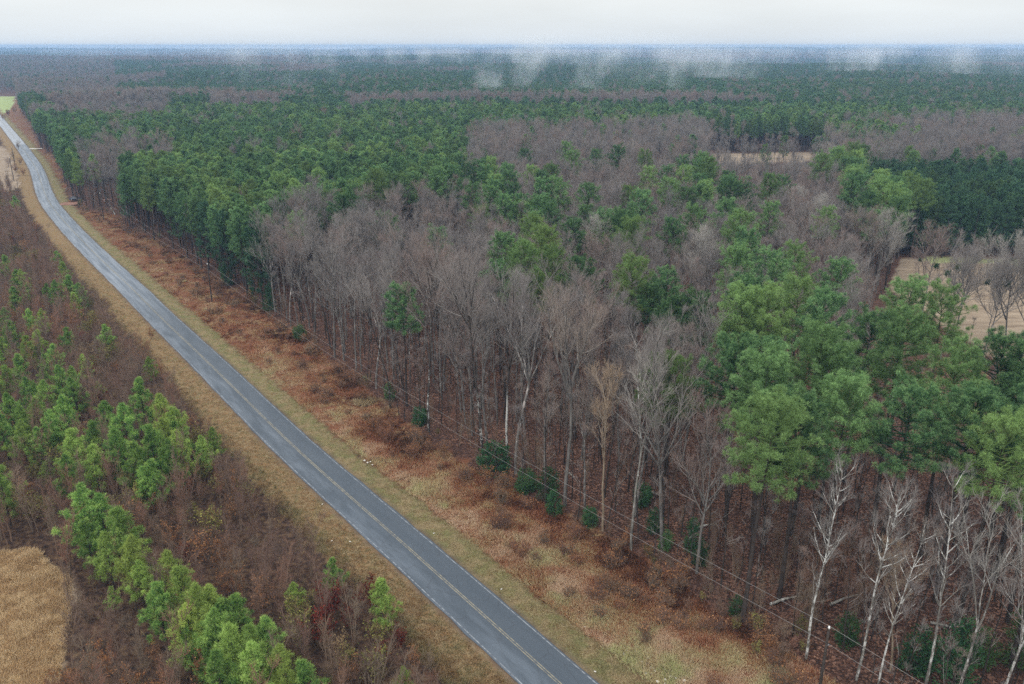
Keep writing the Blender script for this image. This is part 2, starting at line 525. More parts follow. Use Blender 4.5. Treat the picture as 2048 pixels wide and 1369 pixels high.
def ground_mat():
    t = NT('ground')
    p = t.pos
    n1 = t.noise(0.16, 4.0, p)
    n2 = t.noise(1.3, 4.0, p)
    n3 = t.noise(6.0, 3.0, p, 0.7)
    vor = t.new('ShaderNodeTexVoronoi')
    vor.inputs['Scale'].default_value = 5.0
    t.l.new(p, vor.inputs['Vector'])
    vs = t.new('ShaderNodeSeparateXYZ')
    t.l.new(vor.outputs['Color'], vs.inputs[0])
    leafv = vs.outputs['X']
    litter = t.ramp(leafv, [(0.0, (0.022, 0.014, 0.011)), (0.35, (0.058, 0.03, 0.021)), (0.7, (0.115, 0.056, 0.038)), (1.0, (0.25, 0.14, 0.098))])
    litter = t.mix(t.range(n1, 0.4, 0.65, 0, 0.55), litter, (0.05, 0.028, 0.023))
    litter = t.mix(t.range(n2, 0.52, 0.7, 0, 0.6), litter, (0.03, 0.02, 0.016))
    rough = t.ramp(n2, [(0.25, (0.045, 0.025, 0.016)), (0.45, (0.13, 0.065, 0.033)), (0.55, (0.2, 0.135, 0.07)), (0.75, (0.28, 0.21, 0.115))])
    rust = t.ramp(n3, [(0.3, (0.06, 0.022, 0.012)), (0.5, (0.16, 0.065, 0.035)), (0.7, (0.25, 0.12, 0.065))])
    meadow = t.mix(t.range(n1, 0.42, 0.58), rough, rust)
    straw = t.ramp(n3, [(0.28, (0.09, 0.062, 0.032)), (0.45, (0.20, 0.15, 0.078)), (0.6, (0.28, 0.215, 0.125)), (0.78, (0.35, 0.285, 0.19))])
    gr = t.ramp(n3, [(0.3, (0.06, 0.075, 0.025)), (0.6, (0.16, 0.165, 0.065))])
    edge_n = t.noise(0.5, 4.0, p)
    verge_r = t.mix(t.range(edge_n, 0.4, 0.62, 0.08, 0.75), straw, gr)
    verge_l = t.mix(t.range(n2, 0.4, 0.65, 0.1, 0.75), straw, t.ramp(n3, [(0.3, (0.11, 0.05, 0.022)), (0.7, (0.27, 0.145, 0.06))]))
    verge_l = t.mix(t.range(edge_n, 0.55, 0.7, 0, 0.5), verge_l, gr)
    verge = t.mix(t.attr('side'), verge_l, verge_r)
    rd = t.math('ABSOLUTE', t.attr('road_dist'))
    verge = t.mix(t.math('MULTIPLY', t.range(rd, 3.3, 4.3, 1.0, 0.0), t.range(edge_n, 0.3, 0.6, 0.35, 0.95)), verge, (0.095, 0.07, 0.055))
    fieldc = t.ramp(t.noise(0.3, 6.0, t.scaled(p, (0.4, 1.6, 1))), [(0.3, (0.17, 0.13, 0.095)), (0.5, (0.29, 0.23, 0.17)), (0.7, (0.39, 0.32, 0.24))])
    fieldc = t.mix(t.range(n3, 0.3, 0.7, 0.0, 0.4), fieldc, (0.17, 0.11, 0.06))
    fieldc = t.mix(t.attr('green'), fieldc, t.mix(n2, (0.22, 0.28, 0.1), (0.33, 0.38, 0.16)))
    c = t.mix(t.attr('meadow'), litter, meadow)
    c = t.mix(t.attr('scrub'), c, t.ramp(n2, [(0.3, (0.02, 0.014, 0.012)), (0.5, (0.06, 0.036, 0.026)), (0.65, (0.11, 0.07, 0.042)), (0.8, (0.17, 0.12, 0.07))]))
    c = t.mix(t.attr('field'), c, fieldc)
    c = t.mix(t.attr('verge'), c, verge)
    return t.surf(c, 0.95, 0.08, t.math('ADD', n3, t.math('MULTIPLY', leafv, 0.5)), 0.12)
ground = make_ground()

# ------------------------------------------------------------------ road and its paint
def strip(name, mat, lo, hi, z, s0=0.0, s1=1e9, cols=2, jag=0.0, kind='structure'):
    k = np.where((ROAD_S >= s0) & (ROAD_S <= s1))[0]
    off = np.linspace(lo, hi, cols)
    P = RC[k][:, None] + RN[k][:, None] * off[None, :, None]
    if jag:
        r = np.random.default_rng(3)
        P[:, 0] += RN[k] * r.normal(0, jag, (len(k), 1))
        P[:, -1] += RN[k] * r.normal(0, jag, (len(k), 1))
    crown = 0.06 * (1 - (np.abs(off) / ROAD_HALF) ** 2)
    V = np.concatenate([P, np.broadcast_to((crown + z)[None, :, None], P.shape[:2] + (1,))], 2)
    idx = np.arange(len(k) * cols).reshape(len(k), cols)
    f = np.stack([idx[:-1, :-1], idx[:-1, 1:], idx[1:, 1:], idx[1:, :-1]], -1).reshape(-1, 4)[:, ::-1]
    mb = MB()
    mb.add(V.reshape(-1, 3), f)
    o = mb.build(name, mat)
    for nm, val in (('across', np.tile(off, len(k))), ('along', np.repeat(ROAD_S[k] - S_CAM, cols))):
        a = o.data.attributes.new(nm, 'FLOAT', 'POINT')
        a.data.foreach_set('value', val.astype(np.float32))
    return tag(o, kind=kind)
def road_mat():
    t = NT('asphalt')
    p = t.pos
    ac, al = t.attr('across'), t.attr('along')
    cv = t.new('ShaderNodeCombineXYZ')
    t.l.new(ac, cv.inputs[0])
    t.l.new(al, cv.inputs[1])
    long_n = t.noise(1.0, 4.0, t.scaled(cv.outputs[0], (1.3, 0.035, 1)), 0.6)
    patch = t.noise(0.6, 5.0, t.scaled(cv.outputs[0], (1.0, 0.16, 1)), 0.65)
    fine = t.noise(22.0, 2.0, p, 0.7)
    c = t.mix(t.range(fine, 0.3, 0.7), (0.036, 0.049, 0.064), (0.056, 0.073, 0.092))
    left = t.range(ac, -0.4, -1.0)                              # the left lane is the more worn one
    worn = t.math('MULTIPLY', t.range(patch, 0.42, 0.62), t.math('ADD', t.math('MULTIPLY', left, 0.75), 0.12))
    c = t.mix(worn, c, (0.08, 0.101, 0.126))
    aged_sheen = t.range(al, 138.0, 185.0)                           # aged paler pavement, with the far wet sheen painted into its colour
    sheen_tracks = t.range(long_n, 0.42, 0.6)
    c = t.mix(t.math('MULTIPLY', aged_sheen, 0.6), c, (0.105, 0.13, 0.16))
    c = t.mix(t.math('MULTIPLY', t.math('MULTIPLY', aged_sheen, sheen_tracks), 0.5), c, (0.24, 0.27, 0.305))  # pale streaks paint wet reflections along the wheel tracks
    pale = t.range(al, 575.0, 577.0)
    c = t.mix(t.math('MULTIPLY', pale, 0.35), c, (0.42, 0.43, 0.44))
    crack = t.new('ShaderNodeTexVoronoi', feature='DISTANCE_TO_EDGE')
    crack.inputs['Scale'].default_value = 0.35
    t.l.new(t.scaled(cv.outputs[0], (1.2, 0.5, 1)), crack.inputs['Vector'])
    c = t.mix(t.range(crack.outputs['Distance'], 0.0, 0.018, 0.35, 0.0), c, (0.022, 0.025, 0.03))
    rough = t.range(patch, 0.35, 0.65, 0.66, 0.4)
    return t.surf(c, rough, 0.45, fine, 0.01)
strip('road', road_mat(), -ROAD_HALF, ROAD_HALF, 0.03, cols=9, jag=0.05)
def paint_mat(name, a, under, wear):
    t = NT(name)
    n = t.noise(1.6, 5.0, t.pos, 0.7)
    f = t.range(n, wear - 0.08, wear + 0.08)
    return t.surf(t.mix(f, a, under), 0.75, 0.2)
pm = paint_mat('yellow_paint', (0.25, 0.225, 0.16), (0.11, 0.11, 0.105), 0.52)
strip('road_centre_line', pm, 0.09, 0.20, 0.034)
strip('road_centre_line', pm, -0.16, -0.05, 0.034)
wm = paint_mat('white_paint', (0.24, 0.26, 0.28), (0.085, 0.095, 0.11), 0.5)
strip('road_edge_line', wm, 2.93, 3.05, 0.034)
strip('road_edge_line', wm, -3.05, -2.93, 0.034)
def side_track(name, pts, w, mat, z=0.01):
    P = np.array([at(u, v) for u, v in pts])
    T = norm(np.gradient(P, axis=0))
    N = np.stack([T[:, 1], -T[:, 0]], 1)
    V = np.concatenate([np.stack([P - N * w / 2, P + N * w / 2], 1), np.full((len(P), 2, 1), z)], 2).reshape(-1, 3)
    i = np.arange(len(P) - 1)[:, None] * 2
    mb = MB()
    mb.add(V, i + np.array([1, 3, 2, 0])[::-1])
    return tag(mb.build(name, mat), kind='structure')
side_track('dirt_driveway', ((120, 408), (140, 408), (165, 406), (205, 402), (240, 399)), 7.0, flat_mat('red_clay', (0.16, 0.075, 0.05), (0.27, 0.15, 0.11), 0.5), 0.03)
side_track('gravel_driveway', ((58, 297.5), (66, 298), (74, 298), (84, 297.5)), 4.0, flat_mat('pale_gravel', (0.4, 0.38, 0.34), (0.6, 0.58, 0.53), 1.0), 0.03)

# ------------------------------------------------------------------ tree builders: each gives (trunk mesh, crown mesh, nominal height)
def pine(seed, h, R, crown_from, n_whorl=5.0, whorl_gap=0.55, clumps=7, needles=18, nl=0.42, nw=0.06, puff=0.4, shape='round', bark='pine_bark', mat='pine', dead=10):
    r = np.random.default_rng(seed)
    tr, cr = MB(), MB()
    P = grow(np.zeros((1, 3)), np.array([[0.0, 0, 1]]), np.array([h * 0.985]), 12, 0.018, 0.04, r)
    P[:, 0, 2] = -0.4
    r0 = 0.0085 * h + 0.06
    R0 = (r0 * (1 - np.linspace(0, 1, 12) ** 1.2 * 0.93))[None]
    tubes(tr, P, R0, 8, 0.3)
    z = np.arange(crown_from * h, h - 0.25, whorl_gap)
    zz, az, LL = [], [], []
    for q in z:
        u = (q - crown_from * h) / (h - crown_from * h)
        prof = math.sqrt(max(0.03, 1 - ((u - 0.36) / 0.66) ** 2)) if shape == 'round' else (max(0.03, 1 - u ** 1.15) ** 0.9 * (0.65 + 0.35 * min(1, u * 4)))
        k = max(3, int(round(n_whorl + r.normal(0, 0.8))))
        a0 = r.uniform(0, 6.28)
        for j in range(k):
            zz.append(q + r.normal(0, whorl_gap * 0.25))
            az.append(a0 + j * 6.283 / k + r.normal(0, 0.25))
            LL.append(max(0.3, R * prof * (r.uniform(0.62, 1.12) if shape == 'round' else r.uniform(0.45, 1.3))))
    zz, az, LL = map(np.array, (zz, az, LL))
    zz = np.minimum(zz, h * 0.98)
    st, _ = along(P, np.zeros(len(zz), int), np.clip(zz / (h * 0.985), 0, 0.999))
    u = np.clip((zz / h - crown_from) / (1 - crown_from), 0, 1)
    el = np.where(u < 0.5, -0.12 + u * 0.6, 0.18 + (u - 0.5) * 1.6) + r.normal(0, 0.12, len(zz))
    if shape != 'round':
        el = 0.25 + 0.6 * u + r.normal(0, 0.1, len(zz))
    D = np.stack([np.cos(az) * np.cos(el), np.sin(az) * np.cos(el), np.sin(el)], 1)
    B = grow(st, D, LL, 5, 0.10, 0.10, r)
    tubes(cr, B, (0.012 + 0.016 * LL)[:, None] * np.linspace(1, 0.3, 5)[None], 4, 0.02)
    # branchlets with tufts of needles at their ends
    ncl = np.maximum(2, (clumps * (0.45 + 0.55 * LL / LL.max())).astype(int))
    bi = np.repeat(np.arange(len(LL)), ncl)
    t = 1 - r.uniform(0, 1, len(bi)) ** 1.25 * 0.62
    s, d = along(B, bi, np.minimum(t, 0.999))
    d2 = norm(fork(d, r.uniform(0.2, 1.15, len(bi)), r) + np.array([0, 0, 0.42]))
    L2 = np.minimum(LL[bi] * 0.42, 0.25 + 0.75 * r.uniform(0, 1, len(bi)))
    Q = grow(s, d2, L2, 3, 0.1, 0.15, r)
    tip = Q[:, -1]
    td = norm(Q[:, -1] - Q[:, -2] + np.array([0, 0, 0.55]))
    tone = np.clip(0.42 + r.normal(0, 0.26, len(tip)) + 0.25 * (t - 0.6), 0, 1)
    ci = np.repeat(np.arange(len(tip)), needles)
    nd = norm(td[ci] * 0.55 + r.normal(0, 0.6, (len(ci), 3)))
    back = r.uniform(0, 1, len(ci)) ** 1.5 * puff
    nb = tip[ci] - td[ci] * back[:, None]
    blades(cr, nb, nd, nl * r.uniform(0.75, 1.15, len(ci)), nw, np.clip(tone[ci] + r.normal(0, 0.06, len(ci)), 0, 1), r, 0.55, 0.38)  # dark bases and pale tips paint lit rims and shaded hearts onto the tufts
    if dead:                                                    # dead stubs below the crown
        q = r.uniform(0.3 * crown_from, crown_from, dead) * h
        s, _ = along(P, np.zeros(dead, int), q / h)
        a = r.uniform(0, 6.28, dead)
        spikes(tr, s, np.stack([np.cos(a), np.sin(a), r.normal(0, 0.15, dead)], 1), r.uniform(0.5, 1.8, dead), 0.025, 0.2)
    return tr.mesh('trunk', M[bark]), cr.mesh('crown', M[mat]), h

def bare(seed, h, R, fork_at, n1=9, n2=7, n3=6, n4=6, ang=(0.35, 0.8), tw=0.013, bark='bark', mat='twig', lean=0.0, rad=1.0, splits=None, spread_low=0.0, wander=0.035):
    """leafless hardwood: trunk and limbs are the trunk mesh, the finer branches and twigs the crown"""
    r = np.random.default_rng(seed)
    tr, cr = MB(), MB()
    d0 = norm(np.array([[lean * math.cos(seed), lean * math.sin(seed), 1.0]]))
    P = grow(np.zeros((1, 3)), d0, np.array([h * (0.9 if splits is None else splits * 1.0)]), 14, wander, 0.05, r)
    P[:, 0, 2] -= 0.4
    r0 = (0.0075 * h + 0.03) * rad
    if splits is None:
        k1 = n1
        tubes(tr, P, (r0 * (1 - np.linspace(0, 1, 14) ** 1.1 * 0.9))[None], 8, 0.4)
        t = np.sort(fork_at + (0.98 - fork_at) * r.uniform(0, 1, k1) ** 0.8)
        az = np.arange(k1) * 2.4 + r.normal(0, 0.35, k1)
        s, d = along(P, np.zeros(k1, int), t)
        L = R * 1.35 * (1.15 - 0.55 * (t - fork_at) / (1 - fork_at)) * r.uniform(0.75, 1.15, k1)
        D = fork(d, r.uniform(*ang, k1), r, az)
        Rr = np.minimum(r0 * 0.5, 0.02 + 0.011 * L)
        B1 = grow(s, D, L, 7, 0.08, 0.13, r)
        tubes(tr, B1, Rr[:, None] * np.linspace(1, 0.25, 7)[None], 6, 0.45)
    else:                                                       # the trunk splits low into long rising limbs
        tubes(tr, P, (r0 * (1 - np.linspace(0, 1, 14) * 0.35))[None], 8, 0.4)
        k1 = n1
        az = np.arange(k1) * 6.283 / k1 + r.normal(0, 0.25, k1)
        s = np.repeat(P[:, -1], k1, 0) - UP * r.uniform(0, 0.6, (k1, 1))
        D = fork(np.repeat(d0, k1, 0), r.uniform(*ang, k1), r, az)
        L = h * (1 - splits) * r.uniform(0.8, 1.08, k1)
        Rr = r0 * r.uniform(0.45, 0.7, k1)
        B1 = grow(s, D, L, 9, 0.06, 0.09, r)
        tubes(tr, B1, Rr[:, None] * np.linspace(1, 0.18, 9)[None], 6, 0.45)
    # second order
    i2 = np.repeat(np.arange(k1), n2)
    t2 = 0.18 + 0.8 * r.uniform(0, 1, len(i2))
    if splits is not None:
        t2 = 0.3 + 0.68 * r.uniform(0, 1, len(i2))
    s, d = along(B1, i2, t2)
    L2 = np.minimum(L[i2] * 0.6, R * 0.75) * (1.1 - 0.6 * t2) * r.uniform(0.6, 1.2, len(i2))
    B2 = grow(s, fork(d, r.uniform(0.35, 0.8, len(i2)), r), L2, 5, 0.1, 0.14, r)
    tubes(cr, B2, (0.010 + 0.009 * L2)[:, None] * np.linspace(1, 0.35, 5)[None], 4, 0.5)
    ends = [B2]
    i3 = np.repeat(np.arange(len(L2)), n3)
    t3 = 0.15 + 0.83 * r.uniform(0, 1, len(i3))
    s, d = along(B2, i3, t3)
    L3 = L2[i3] * 0.55 * (1.15 - 0.55 * t3) * r.uniform(0.6, 1.2, len(i3)) + 0.25
    B3 = grow(s, fork(d, r.uniform(0.35, 0.8, len(i3)), r), L3, 3, 0.1, 0.16, r)
    tubes(cr, B3, np.full((len(i3), 1), tw * 1.05) * np.linspace(1, 0.6, 3)[None], 3, 0.15)
    i4 = np.repeat(np.arange(len(L3)), n4)
    t4 = 0.2 + 0.79 * r.uniform(0, 1, len(i4))
    s, d = along(B3, i4, t4)
    D4 = norm(fork(d, r.uniform(0.3, 0.75, len(i4)), r) + np.array([0, 0, 0.22]))
    spikes(cr, s, D4, r.uniform(0.45, 1.15, len(i4)) * (0.6 + 0.08 * R), tw * 0.8, 0.0)
    if spread_low:
        k = int(spread_low)
        q = r.uniform(0.3, fork_at, k)
        s, d = along(P, np.zeros(k, int), q)
        B = grow(s, fork(d, r.uniform(0.6, 1.1, k), r), r.uniform(1.0, 3.0, k), 4, 0.12, 0.15, r)
        tubes(cr, B, np.full((k, 1), 0.025) * np.linspace(1, 0.4, 4)[None], 3, 0.5)
        i5 = np.repeat(np.arange(k), 7)
        s, d = along(B, i5, r.uniform(0.2, 0.99, len(i5)))
        spikes(cr, s, fork(d, r.uniform(0.4, 0.9, len(i5)), r), r.uniform(0.4, 1.1, len(i5)), 0.014, 0.3)
    return tr.mesh('trunk', M[bark]), cr.mesh('crown', M[mat]), h

def thicket_shrub(seed, h, R, stems=7, spread=0.5, mat='scrub_twig', leaf=None, n_leaf=0, leaf_size=0.2, n2=8, n3=7):
    r = np.random.default_rng(seed)
    st, cr = MB(), MB()
    az = r.uniform(0, 6.283, stems)
    el = r.uniform(0.04, spread, stems)
    D = np.stack([np.cos(az) * np.sin(el), np.sin(az) * np.sin(el), np.cos(el)], 1)
    s = np.stack([np.cos(az), np.sin(az), np.zeros(stems) - 0.5], 1) * 0.25
    L = h * r.uniform(0.65, 1.0, stems)
    B = grow(s, D, L, 6, 0.07, 0.04, r)
    tubes(st, B, (0.014 + 0.0045 * L)[:, None] * np.linspace(1, 0.3, 6)[None], 5, 0.45)
    i2 = np.repeat(np.arange(stems), n2)
    t2 = r.uniform(0.22, 0.98, len(i2))
    s, d = along(B, i2, t2)
    L2 = R * 0.75 * (1.15 - 0.5 * t2) * r.uniform(0.5, 1.2, len(i2))
    B2 = grow(s, fork(d, r.uniform(0.4, 0.9, len(i2)), r), L2, 4, 0.12, 0.12, r)
    tubes(cr, B2, np.full((len(i2), 1), 0.015) * np.linspace(1, 0.5, 4)[None], 3, 0.25)
    i3 = np.repeat(np.arange(len(i2)), n3)
    s, d = along(B2, i3, r.uniform(0.15, 0.99, len(i3)))
    D3 = norm(fork(d, r.uniform(0.3, 0.9, len(i3)), r) + np.array([0, 0, 0.15]))
    L3 = r.uniform(0.3, 0.9, len(i3))
    spikes(cr, s, D3, L3, 0.010, 0.0)
    out = [('stems', st.mesh('stems', M[mat])), ('twigs', cr.mesh('twigs', M[mat]))]
    if leaf:
        lm = MB()
        k = r.integers(0, len(i3), n_leaf)
        p = s[k] + D3[k] * (L3[k] * r.uniform(0.2, 1, n_leaf))[:, None]
        blades(lm, p, norm(r.normal(size=(n_leaf, 3)) + np.array([0, 0, 0.2])), leaf_size * r.uniform(0.7, 1.4, n_leaf), leaf_size * 0.7, r.uniform(0, 1, n_leaf), r)
        out.append(('leaves', lm.mesh('leaves', M[leaf])))
    return out, h
def evergreen(seed, h, R, mat='holly', n=420, shape='cone', size=0.16):
    r = np.random.default_rng(seed)
    tr, cr = MB(), MB()
    P = grow(np.zeros((1, 3)), np.array([[0.0, 0, 1]]), np.array([h * 0.95]), 6, 0.03, 0.05, r)
    P[:, 0, 2] = -0.3
    tubes(tr, P, (0.05 + 0.008 * h) * np.linspace(1, 0.2, 6)[None], 6, 0.3)
    u = r.uniform(0.06, 1, n) ** 1.2
    prof = (1 - u) ** 0.75 if shape == 'cone' else np.sqrt(np.maximum(0.02, 1 - ((u - 0.45) / 0.6) ** 2))
    az = r.uniform(0, 6.283, n)
    lump = 0.75 + 0.3 * np.sin(az * 3 + u * 9 + seed) * np.sin(u * 14 + az)
    rad = R * prof * lump * r.uniform(0.35, 1, n) ** 0.5
    c = np.stack([np.cos(az) * rad, np.sin(az) * rad, u * h], 1) + r.normal(0, 0.07 * h, (n, 3)) * np.array([1, 1, 0.7])
    c[:, 2] = np.maximum(c[:, 2], 0.2)
    dd = norm(np.stack([np.cos(az), np.sin(az), r.normal(0.35, 0.4, n)], 1))
    core = along(P, np.zeros(n, int), np.clip(u * 0.98, 0, 0.99))[0] - np.array([0, 0, 0.3])
    tubes(tr, np.stack([core[::3], c[::3]], 1), np.full((len(c[::3]), 2), 0.012), 3, 0.2)
    m = 14
    ci = np.repeat(np.arange(n), m)
    nd = norm(dd[ci] * 0.7 + r.normal(0, 0.7, (len(ci), 3)))
    tone = np.clip(0.5 + r.normal(0, 0.2, n), 0, 1)
    blades(cr, c[ci] + r.normal(0, 0.14, (len(ci), 3)), nd, size * 1.7 * r.uniform(0.7, 1.3, len(ci)), size * 0.65, tone[ci], r)
    return tr.mesh('trunk', M['pine_bark']), cr.mesh('crown', M[mat]), h
def leaf_mat(name, a, b, c):
    t = NT(name)
    info = t.new('ShaderNodeObjectInfo')
    q = t.ramp(t.attr('tone'), [(0, a), (0.5, b), (1, c)])
    v = t.new('ShaderNodeVectorMath', operation='SCALE')
    t.l.new(q, v.inputs[0])
    t.l.new(t.range(info.outputs['Random'], 0, 1, 0.7, 1.3), v.inputs['Scale'])
    return t.leaf(v.outputs[0], 0.3)
M['red_leaf'] = leaf_mat('red_leaves', (0.07, 0.012, 0.012), (0.14, 0.022, 0.018), (0.22, 0.06, 0.03))
M['rust_leaf'] = leaf_mat('rust_leaves', (0.14, 0.06, 0.028), (0.27, 0.125, 0.055), (0.42, 0.23, 0.11))
M['tan_leaf'] = leaf_mat('tan_leaves', (0.2, 0.13, 0.06), (0.3, 0.21, 0.1), (0.4, 0.3, 0.17))
M['olive_leaf'] = leaf_mat('olive_leaves', (0.07, 0.075, 0.022), (0.17, 0.165, 0.05), (0.34, 0.32, 0.10))

KIND = {}
def variants(kind, lst):
    KIND[kind] = [([('trunk', a), ('crown', b)], h) for a, b, h in lst]
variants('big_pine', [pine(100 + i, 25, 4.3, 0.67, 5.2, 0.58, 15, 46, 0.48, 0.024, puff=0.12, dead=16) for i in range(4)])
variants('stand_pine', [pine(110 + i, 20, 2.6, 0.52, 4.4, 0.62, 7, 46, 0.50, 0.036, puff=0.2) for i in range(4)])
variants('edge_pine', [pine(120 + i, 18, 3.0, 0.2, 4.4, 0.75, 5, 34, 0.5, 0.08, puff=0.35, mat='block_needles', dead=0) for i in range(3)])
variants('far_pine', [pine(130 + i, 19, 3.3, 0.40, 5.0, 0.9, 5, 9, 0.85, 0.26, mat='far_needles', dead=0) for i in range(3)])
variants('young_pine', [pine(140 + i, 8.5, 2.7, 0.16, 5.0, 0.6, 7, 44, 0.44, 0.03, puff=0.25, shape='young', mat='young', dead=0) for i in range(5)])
variants('big_bare', [bare(200 + i, 26, (5.6, 4.6, 6.2, 5.0, 5.4, 4.2)[i], (0.46, 0.6, 0.38, 0.52, 0.42, 0.5)[i], (12, 9, 14, 7, 10, 16)[i], 8, 5, 4, ((0.3, 0.75), (0.25, 0.5), (0.45, 0.95), (0.3, 0.6), (0.5, 1.0), (0.35, 0.8))[i], lean=0.05, spread_low=3, wander=0.045) for i in range(6)])
variants('wood_bare', [bare(210 + i, 25, (3.3, 2.6, 4.0, 3.0, 3.6)[i], (0.55, 0.62, 0.5, 0.45, 0.58)[i], (9, 7, 10, 12, 6)[i], 7, 5, 4, (0.25, 0.65), lean=0.04, bark='bark' if i in (1, 3) else 'dark_bark', rad=0.8, spread_low=4, wander=0.045) for i in range(5)])
variants('fan_bare', [bare(220 + i, 25, 6.0, 0.4, 5, 10, 7, 6, (0.18, 0.5), splits=0.5 + 0.04 * i) for i in range(3)])
variants('pole_bare', [bare(230 + i, 17, 1.7, 0.5, 6, 4, 4, 3, (0.3, 0.7), bark='dark_bark', rad=0.62, spread_low=4, lean=0.08) for i in range(4)])
variants('far_bare', [bare(240 + i, 24, 5.0, 0.45, 9, 6, 5, 3, (0.3, 0.8), tw=0.045) for i in range(4)])
variants('round_bare', [bare(250 + i, 20, 6.2, 0.30, 14, 9, 7, 6, (0.4, 1.0), bark='bark', mat='pale_twig' if i == 1 else 'twig') for i in range(3)])
variants('white_bare', [bare(260 + i, 24, 2.4, 0.40, 24, 4, 4, 3, (0.55, 0.95), bark='white_bark', mat='twig', lean=0.03, rad=0.66, spread_low=5, wander=0.022, tw=0.010) for i in range(3)])
variants('white_fork', [bare(270 + i, 20, 4.2, 0.3, 3, 8, 6, 5, (0.14, 0.34), splits=0.52 - 0.12 * i, bark='white_bark', mat='pale_twig', rad=0.7, wander=0.022) for i in range(2)])
variants('tan_bare', [bare(280 + i, 15, 3.2, 0.45, 6, 6, 6, 5, (0.25, 0.55), bark='tan_bark', mat='tan_twig', rad=0.9) for i in range(2)])
variants('white_foot', [bare(290 + i, 26, 5.2, 0.5, 11, 8, 6, 5, (0.3, 0.7), bark='white_foot', lean=0.03, rad=0.8) for i in range(2)])
variants('holly', [evergreen(300, 4.0, 1.5, n=150, shape='round'), evergreen(301, 3.2, 1.6, n=190, shape='round'), evergreen(302, 6.5, 2.0, n=260)])
KIND['shrub'] = [thicket_shrub(400 + i, 4.2, 1.5, 8, leaf=lf, n_leaf=nl) for i, (lf, nl) in enumerate(((None, 0), (None, 0), ('rust_leaf', 520), ('olive_leaf', 520), ('red_leaf', 1000), ('tan_leaf', 420)))]
KIND['sapling'] = [thicket_shrub(420 + i, 7.0, 1.7, 3, 0.22, n2=18, n3=9) for i in range(4)]

# ------------------------------------------------------------------ where the trees stand
TREES = []          # dicts: kind, variant, x, y, h, rz, pick (label key)
def put(kind, x, y, h, key, variant=None, rz=None, lean=0.0, label=None):
    TREES.append(dict(kind=kind, v=int(RNG.integers(0, len(KIND[kind])) if variant is None else variant), x=float(x), y=float(y), h=float(h),
                      rz=float(RNG.uniform(0, 6.283) if rz is None else rz), key=key, label=label, d=math.hypot(x, y)))
def taken(x, y, dist):
    return any((q['x'] - x) ** 2 + (q['y'] - y) ** 2 < dist * dist for q in TREES)
def by_crown(kind, u, v, h, key, label=None, variant=None, frac=0.82):
    x, y = at(u, v, h * frac)
    put(kind, x, y, h, key, variant, label=label)
def by_foot(kind, u, v, v_top, key, label=None, variant=None, rz=None):
    b = at(u, v)
    put(kind, b[0], b[1], height_to(b, v_top), key, variant, rz, label=label)

# trees that can be told apart, from the near edge of the woods on the right
by_foot('white_bare', 1612, 1318, 900, 'white', 'slender white-barked tree standing a little left of the nearest utility pole', 0)
by_foot('white_bare', 1712, 1362, 915, 'white', 'white-barked bare tree with many upswept branches, just right of the nearest utility pole', 1)
by_foot('white_bare', 1752, 1390, 1030, 'white', 'thinner white-barked tree close beside the many-branched white one right of the pole', 2)
by_foot('white_bare', 1845, 1400, 930, 'white', 'mottled white-trunked tree between the many-branched white tree and the forked pale one', 2, rz=2.0)
by_foot('white_fork', 1908, 1420, 985, 'white', 'pale tree forking into several limbs in front of the bright round pine', 1)
by_foot('white_fork', 1985, 1440, 1010, 'white', 'pale lichen-barked tree leaning at the right edge in front of the pines', 1, rz=2.1)
by_foot('white_bare', 2065, 1400, 1020, 'white', 'white-barked tree at the right edge behind the leaning pale one', 1, rz=4.0)
by_foot('tan_bare', 1780, 1345, 1100, 'tan', 'small tan leafless tree under the pines right of the nearest pole', 1)
by_foot('tan_bare', 1205, 1062, 755, 'tan', 'tan-barked bare tree with rising limbs at the edge of the woods', 0)
by_foot('white_fork', 1262, 1098, 690, 'white', 'pale grey tree forking into three long limbs at the woods edge', 0, rz=0.6)
by_foot('white_foot', 966, 932, 520, 'edge', 'tall bare tree with bright white lower trunk beside the dark evergreen bush', 0, rz=3.0)
by_foot('white_foot', 1014, 915, 545, 'edge', 'tall bare tree with white-streaked trunk right of the dark evergreen bush', 1)
by_foot('fan_bare', 1032, 950, 555, 'edge', 'broad fan-shaped bare crown rising behind the dark evergreen bush', 0)
by_foot('fan_bare', 1130, 1010, 570, 'edge', 'big bare tree with a dense vase-shaped crown right of the fan-shaped one', 1)
by_foot('white_foot', 858, 868, 500, 'edge', 'tall reddish-topped bare tree with a white foot near the brown briars', 0, rz=1.0)
by_foot('big_bare', 1325, 1100, 650, 'edge', 'bare grey tree between the pale forked tree and the near pines', 2)
by_foot('pole_bare', 1440, 1185, 850, 'edge', 'crooked thin bare tree at the left foot of the near pines', 1)
b = at(1484, 1246)
put('big_pine', b[0], b[1], 26, 'near', 1, label='big yellow-green pine at the woods edge nearest the road')
